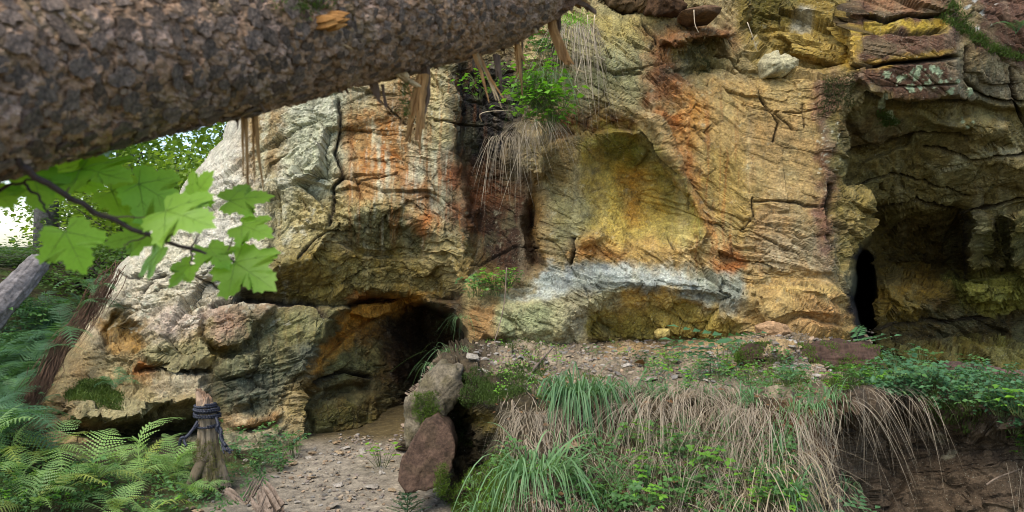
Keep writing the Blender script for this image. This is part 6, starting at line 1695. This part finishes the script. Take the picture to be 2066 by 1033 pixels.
def ground_leaves(name, poly, n, surf, mat, s0, s1, seed, thr=0.05):
    q = random.Random(seed); mb = MB(); us = [p[0] for p in poly]; vs = [p[1] for p in poly]; k = 0; g = 0
    U_ = np.array([[q.uniform(min(us), max(us)), q.uniform(min(vs), max(vs))] for _ in range(n * 6)], np.float32)
    ok = (poly_sd(U_[:, :1], U_[:, 1:], poly)[:, 0] > 0) & (fbm(U_[:, 0] / 38, U_[:, 1] / 30, 3, seed) > thr)
    for u, v in U_[ok][:n]:
        p = surf(float(u), float(v)) + Vector((q.gauss(0, .015), -.02 - .03 * q.random(), .015 + .04 * q.random()))
        leaf_at(mb, p, Vector((q.gauss(0, 1), q.gauss(-.3, 1), q.gauss(-.1, .4))), Vector((q.gauss(0, .4), -.5, 1)), q.uniform(s0, s1), .65)
    o = mb.obj(name, mat, None, False); tag(o, kind='stuff')
ground_leaves('ground_cover', [(1180, 880), (1620, 860), (1660, 1045), (1080, 1045)], 2600, bank_pt, M_HERB, .012, .032, 73)
ground_leaves('ground_cover', [(1260, 720), (1600, 715), (1660, 810), (1260, 800)], 1500, bank_pt, M_HERB, .010, .028, 74)
ground_leaves('ground_cover', [(1730, 765), (1800, 742), (2100, 790), (2100, 870), (1880, 815), (1740, 800)], 3200, bank_pt, M_HERBB, .014, .036, 75, -.15)
ground_leaves('ground_cover', [(-20, 930), (430, 960), (560, 900), (600, 940), (470, 1045), (-20, 1045)], 3000, lambda u, v: ground_px(u, v) + Vector((0, 0, .02)), M_HERB, .012, .034, 76, -.05)
ground_leaves('ground_cover', [(0, 560), (200, 560), (120, 720), (40, 860), (-20, 880), (-20, 560)], 2600, lambda u, v: ground_px(u, v) + Vector((0, 0, .05)), M_HERBB, .03, .07, 77, -.2)
ground_leaves('ground_cover', [(980, 690), (1150, 690), (1140, 800), (1000, 800)], 500, bank_pt, M_HERBL, .008, .02, 78, .0)
# on the rock nose, at the top of the cliff and at the cave mouth
dn = grass_mesh('dry_grass', 950, M_DRY, 230, .42, .0045, .15, .75, 1.2, .5, 1.3, 9, .35, .32)
tuft('dry_grass', dn, at(1082, 252, 6.95), 'thick dry grass skirt hanging below the bright green clump on the rock nose', 'dry grass', .78)
tuft('dry_grass', grass_mesh('dry_grass', 951, M_DRY, 80, .40, .005, .12, .4, .9, .2, 1.5, 9, .3, .2), at(1030, 275, 7.1), 'thinner dry grass hanging at the left of the thick skirt on the rock nose', 'dry grass')
tuft('dry_grass', grass_mesh('dry_grass', 952, M_DRY, 170, .55, .0045, .12, .45, .9, .3, 1.6, 9, .25, .16), at(1160, 55, 7.1), 'dry grass bunch hanging behind the broken end of the fallen trunk', 'dry grass')
tuft('grass_tuft', grass_mesh('grass_tuft', 953, M_HERBL, 90, .3, .006, .1, .5, 1, .7, .8, 6, .2, .1), at(1155, 45, 7.1), 'bright green grass on top of the bunch behind the trunk end', 'grass tuft')
tuft('grass_tuft', grass_mesh('grass_tuft', 954, M_GRASS, 130, .42, .005, .12, .55, 1, .5, 1.2, 7, .2, .15), at(1100, 150, 7.15), 'wispy green grass above the clump on the rock nose', 'grass tuft')
gw = grass_mesh('grass_tuft', 955, M_GRASS, 46, .5, .005, .08, .8, 1.2, .7, 1.1, 7, .1, .12)
tuft('grass_tuft', gw, bank_pt(920, 712), 'sparse grass tuft arching over the left end of the bank into the cave mouth', 'grass tuft', .9, .8)
tuft('grass_tuft', gw, bank_pt(895, 745), 'sparse grass hanging against the black of the cave mouth', 'grass tuft', .8, 2.2)
tuft('grass_tuft', gw, cliff_pt(935, 640) + Vector((0, -.1, 0)), 'few thin stalks at the lip of the rock right of the cave mouth', 'grass tuft', .55, 1.2)
# fir seedling beside the wedge boulder
M_FIR = leaf_mat('fir_needle', (0.045, 0.12, 0.05), (0.03, 0.08, 0.035), trans=.15, vary=.1)
t = thing('fir_seedling', 'small bluish fir seedling on the path before the wedge boulder', 'fir seedling', ground_px(822, 1050))
q = random.Random(3); st = MB(); nd = MB(); st.tube([(0, 0, 0), (0, 0, .16)], [.006, .003], n=5)
for lv in range(5):
    h = .03 + lv * .03; ln_ = .13 - lv * .02
    for k in range(6):
        a = k * 1.047 + lv * .5; d = Vector((math.cos(a), math.sin(a), .35)); st.tube([(0, 0, h), Vector((0, 0, h)) + d * ln_], [.003, .0015], n=3)
        for j in range(24):
            b = Vector((0, 0, h)) + d * ln_ * (j + 2) / 25; e = (Vector((q.gauss(0, 1), q.gauss(0, 1), q.gauss(.2, .6))) + d * .8).normalized() * .022; s_ = d.cross(e).normalized() * .0022
            nd.add([b - s_, b + s_, b + e], [(0, 1, 2)])
a = st.obj('stem', M_STEM); a.parent = t; a = nd.obj('needles', M_FIR, None, False); a.parent = t
# dead leaves caught on the bank
mb = MB(); q = random.Random(8)
for i in range(420):
    u = q.uniform(1000, 1680); v = q.uniform(715, 1040)
    if v > 800 and q.random() < .35: continue
    p = bank_pt(u, v) + Vector((0, -.015, .012)); leaf_at(mb, p, Vector((q.gauss(0, 1), q.gauss(0, 1), q.gauss(0, .3))), Vector((q.gauss(0, .4), -.4, 1)), q.uniform(.018, .05), .6)
o = mb.obj('leaf_litter', M_LEAFDRY, None, False); tag(o, kind='stuff')
# a few big dead leaves one by one
def dead_leaf(p, s, label, rz):
    mb = MB(); n = 8
    V0 = [(math.cos(6.283 * k / n) * (1 if k != 0 else 1.3), math.sin(6.283 * k / n) * .6, .25 * math.cos(6.283 * k / n * 2) + .05 * k % 2) for k in range(n)] + [(0, 0, 0)]
    mb.add([Vector(v) * s for v in V0], [(k, (k + 1) % n, n) for k in range(n)])
    o = mb.obj('dead_leaf', M_LEAFDRY, None, True); o.location = p; o.rotation_euler = (.4, .2, rz); tag(o, label, 'dead leaf')
dead_leaf(bank_pt(1470, 745) + Vector((0, -.02, .03)), .06, 'large curled orange brown leaf on the bank top', .6)
dead_leaf(bank_pt(1290, 745) + Vector((0, -.02, .03)), .06, 'pale brown curled bark piece on the gravel', 1.6)
dead_leaf(bank_pt(1355, 980) + Vector((0, -.03, .03)), .035, 'pinkish dead leaf on the earth slope', .3)
# ------------------------------------------------------------------ bushes and trees beyond the slope
def bush_mesh(seed, mat, n, rx, rz_, ls, clumps=26):
    r = random.Random(seed); mb = MB(); st = MB()
    cl = []
    for i in range(clumps):
        a = r.uniform(0, 6.283); q = math.sqrt(r.random()); h = r.uniform(.15, 1)
        c = Vector((math.cos(a) * q * rx, math.sin(a) * q * rx, h * rz_)); cl.append(c)
        st.tube([(0, 0, 0), Vector((c.x * .25, c.y * .25, c.z * .5)), c], [.03, .016, .004], n=5)
    for i in range(n):
        c = cl[r.randrange(clumps)]
        p = c + Vector((r.gauss(0, .22) * rx, r.gauss(0, .22) * rx, r.gauss(0, .09) * rz_))
        leaf_at(mb, p, Vector((r.gauss(0, 1), r.gauss(0, 1), r.gauss(-.3, .5))), Vector((r.gauss(0, .5), r.gauss(0, .5), 1)), ls * r.uniform(.6, 1.3), .7)
    a = mb.mesh('foliage', smooth=False); a.materials.append(mat); b = st.mesh('branches'); b.materials.append(M_TWIG); return a, b
BM = [bush_mesh(960 + i, M_BUSH, 2600, 1.1, 2.6, .10) for i in range(3)] + [bush_mesh(970 + i, M_BUSHD, 2600, 1.1, 2.2, .09) for i in range(2)]
def bush(u, Y, vtop, k, label, sw=1.0, group=None):
    x = (u - 1033) / F * Y; z0 = gz(x, Y); h = EYE - (vtop - 516.5) / F * Y - z0
    t = thing('bush', label, 'bush', (x, Y, z0), group); hz = 2.6 if k < 3 else 2.2; t.scale = (sw, sw, h / hz); t.rotation_euler = (0, 0, u * .37)
    a = bpy.data.objects.new('foliage', BM[k][0]); COL.objects.link(a); a.parent = t; b = bpy.data.objects.new('branches', BM[k][1]); COL.objects.link(b); b.parent = t
for u, Y, vt, k, sw in [(385, 13.5, 215, 0, 1.2), (310, 14.5, 225, 1, 1.3), (240, 15.5, 250, 2, 1.2), (330, 12.5, 330, 1, 1.0), (400, 12, 330, 2, .9), (190, 17, 260, 0, 1.2), (260, 13, 400, 2, 1.0)]:
    bush(u, Y, vt, k, 'sunlit yellow green bush behind the maple', sw, 'sunlit bushes behind the maple leaves')
for u, Y, vt, k, sw in [(60, 12, 505, 3, .8), (-20, 13, 500, 4, .9), (170, 11, 490, 3, .8), (200, 14, 440, 4, .9), (250, 10.6, 490, 4, .8), (-60, 11, 500, 3, 1.0)]:
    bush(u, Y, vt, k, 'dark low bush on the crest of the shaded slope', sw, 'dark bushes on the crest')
def tree(u, Y, h, r, label, k, sw):
    x = (u - 1033) / F * Y; z0 = gz(x, Y); t = thing('tree', label, 'tree', (x, Y, z0))
    m = MB(); m.tube([(0, 0, -.2), (.03, 0, h * .3), (-.04, .03, h * .6), (.05, 0, h)], [r * 1.15, r, r * .8, r * .3], n=12)
    a = m.obj('trunk', bpy.data.materials['grey_bark']); a.parent = t
    for i in range(7):
        c = bpy.data.objects.new('crown', BM[k][0]); COL.objects.link(c); c.parent = t; c.location = (math.sin(i * 2.4) * sw, math.cos(i * 2.4) * sw, h * .50 + i * h * .085); c.scale = (1.4 * sw, 1.4 * sw, .6); c.rotation_euler = (0, 0, i)
tree(92, 13.5, 7.5, .17, 'slender grey tree trunk standing against the bright sky at the left', 0, 1.2)
tree(-150, 16, 8, .2, 'tree at the far left whose crown is hidden by the fallen trunk', 3, 1.5)
tree(250, 19, 8, .2, 'tree behind the sunlit bushes', 0, 1.4)

# ------------------------------------------------------------------ labels: say where each of a few like things stands
ORD = ['leftmost', 'second from the left', 'third from the left', 'fourth from the left', 'fifth from the left', 'sixth from the left', 'seventh from the left', 'eighth from the left', 'ninth from the left', 'tenth from the left', 'eleventh from the left', 'twelfth from the left', 'thirteenth from the left', 'fourteenth from the left']
bpy.context.view_layer.update()
fam = {}
for o in COL.objects:
    if o.parent is None and o.get('group'): fam.setdefault((o['group'], o['label']), []).append(o)
for (g, lb), os_ in fam.items():
    if 1 < len(os_) <= 15:
        os_.sort(key=lambda o: o.location.x / max(o.location.y, .1))
        for i, o in enumerate(os_):
            o['label'] = lb + ', ' + ('rightmost' if i == len(os_) - 1 else ORD[i])
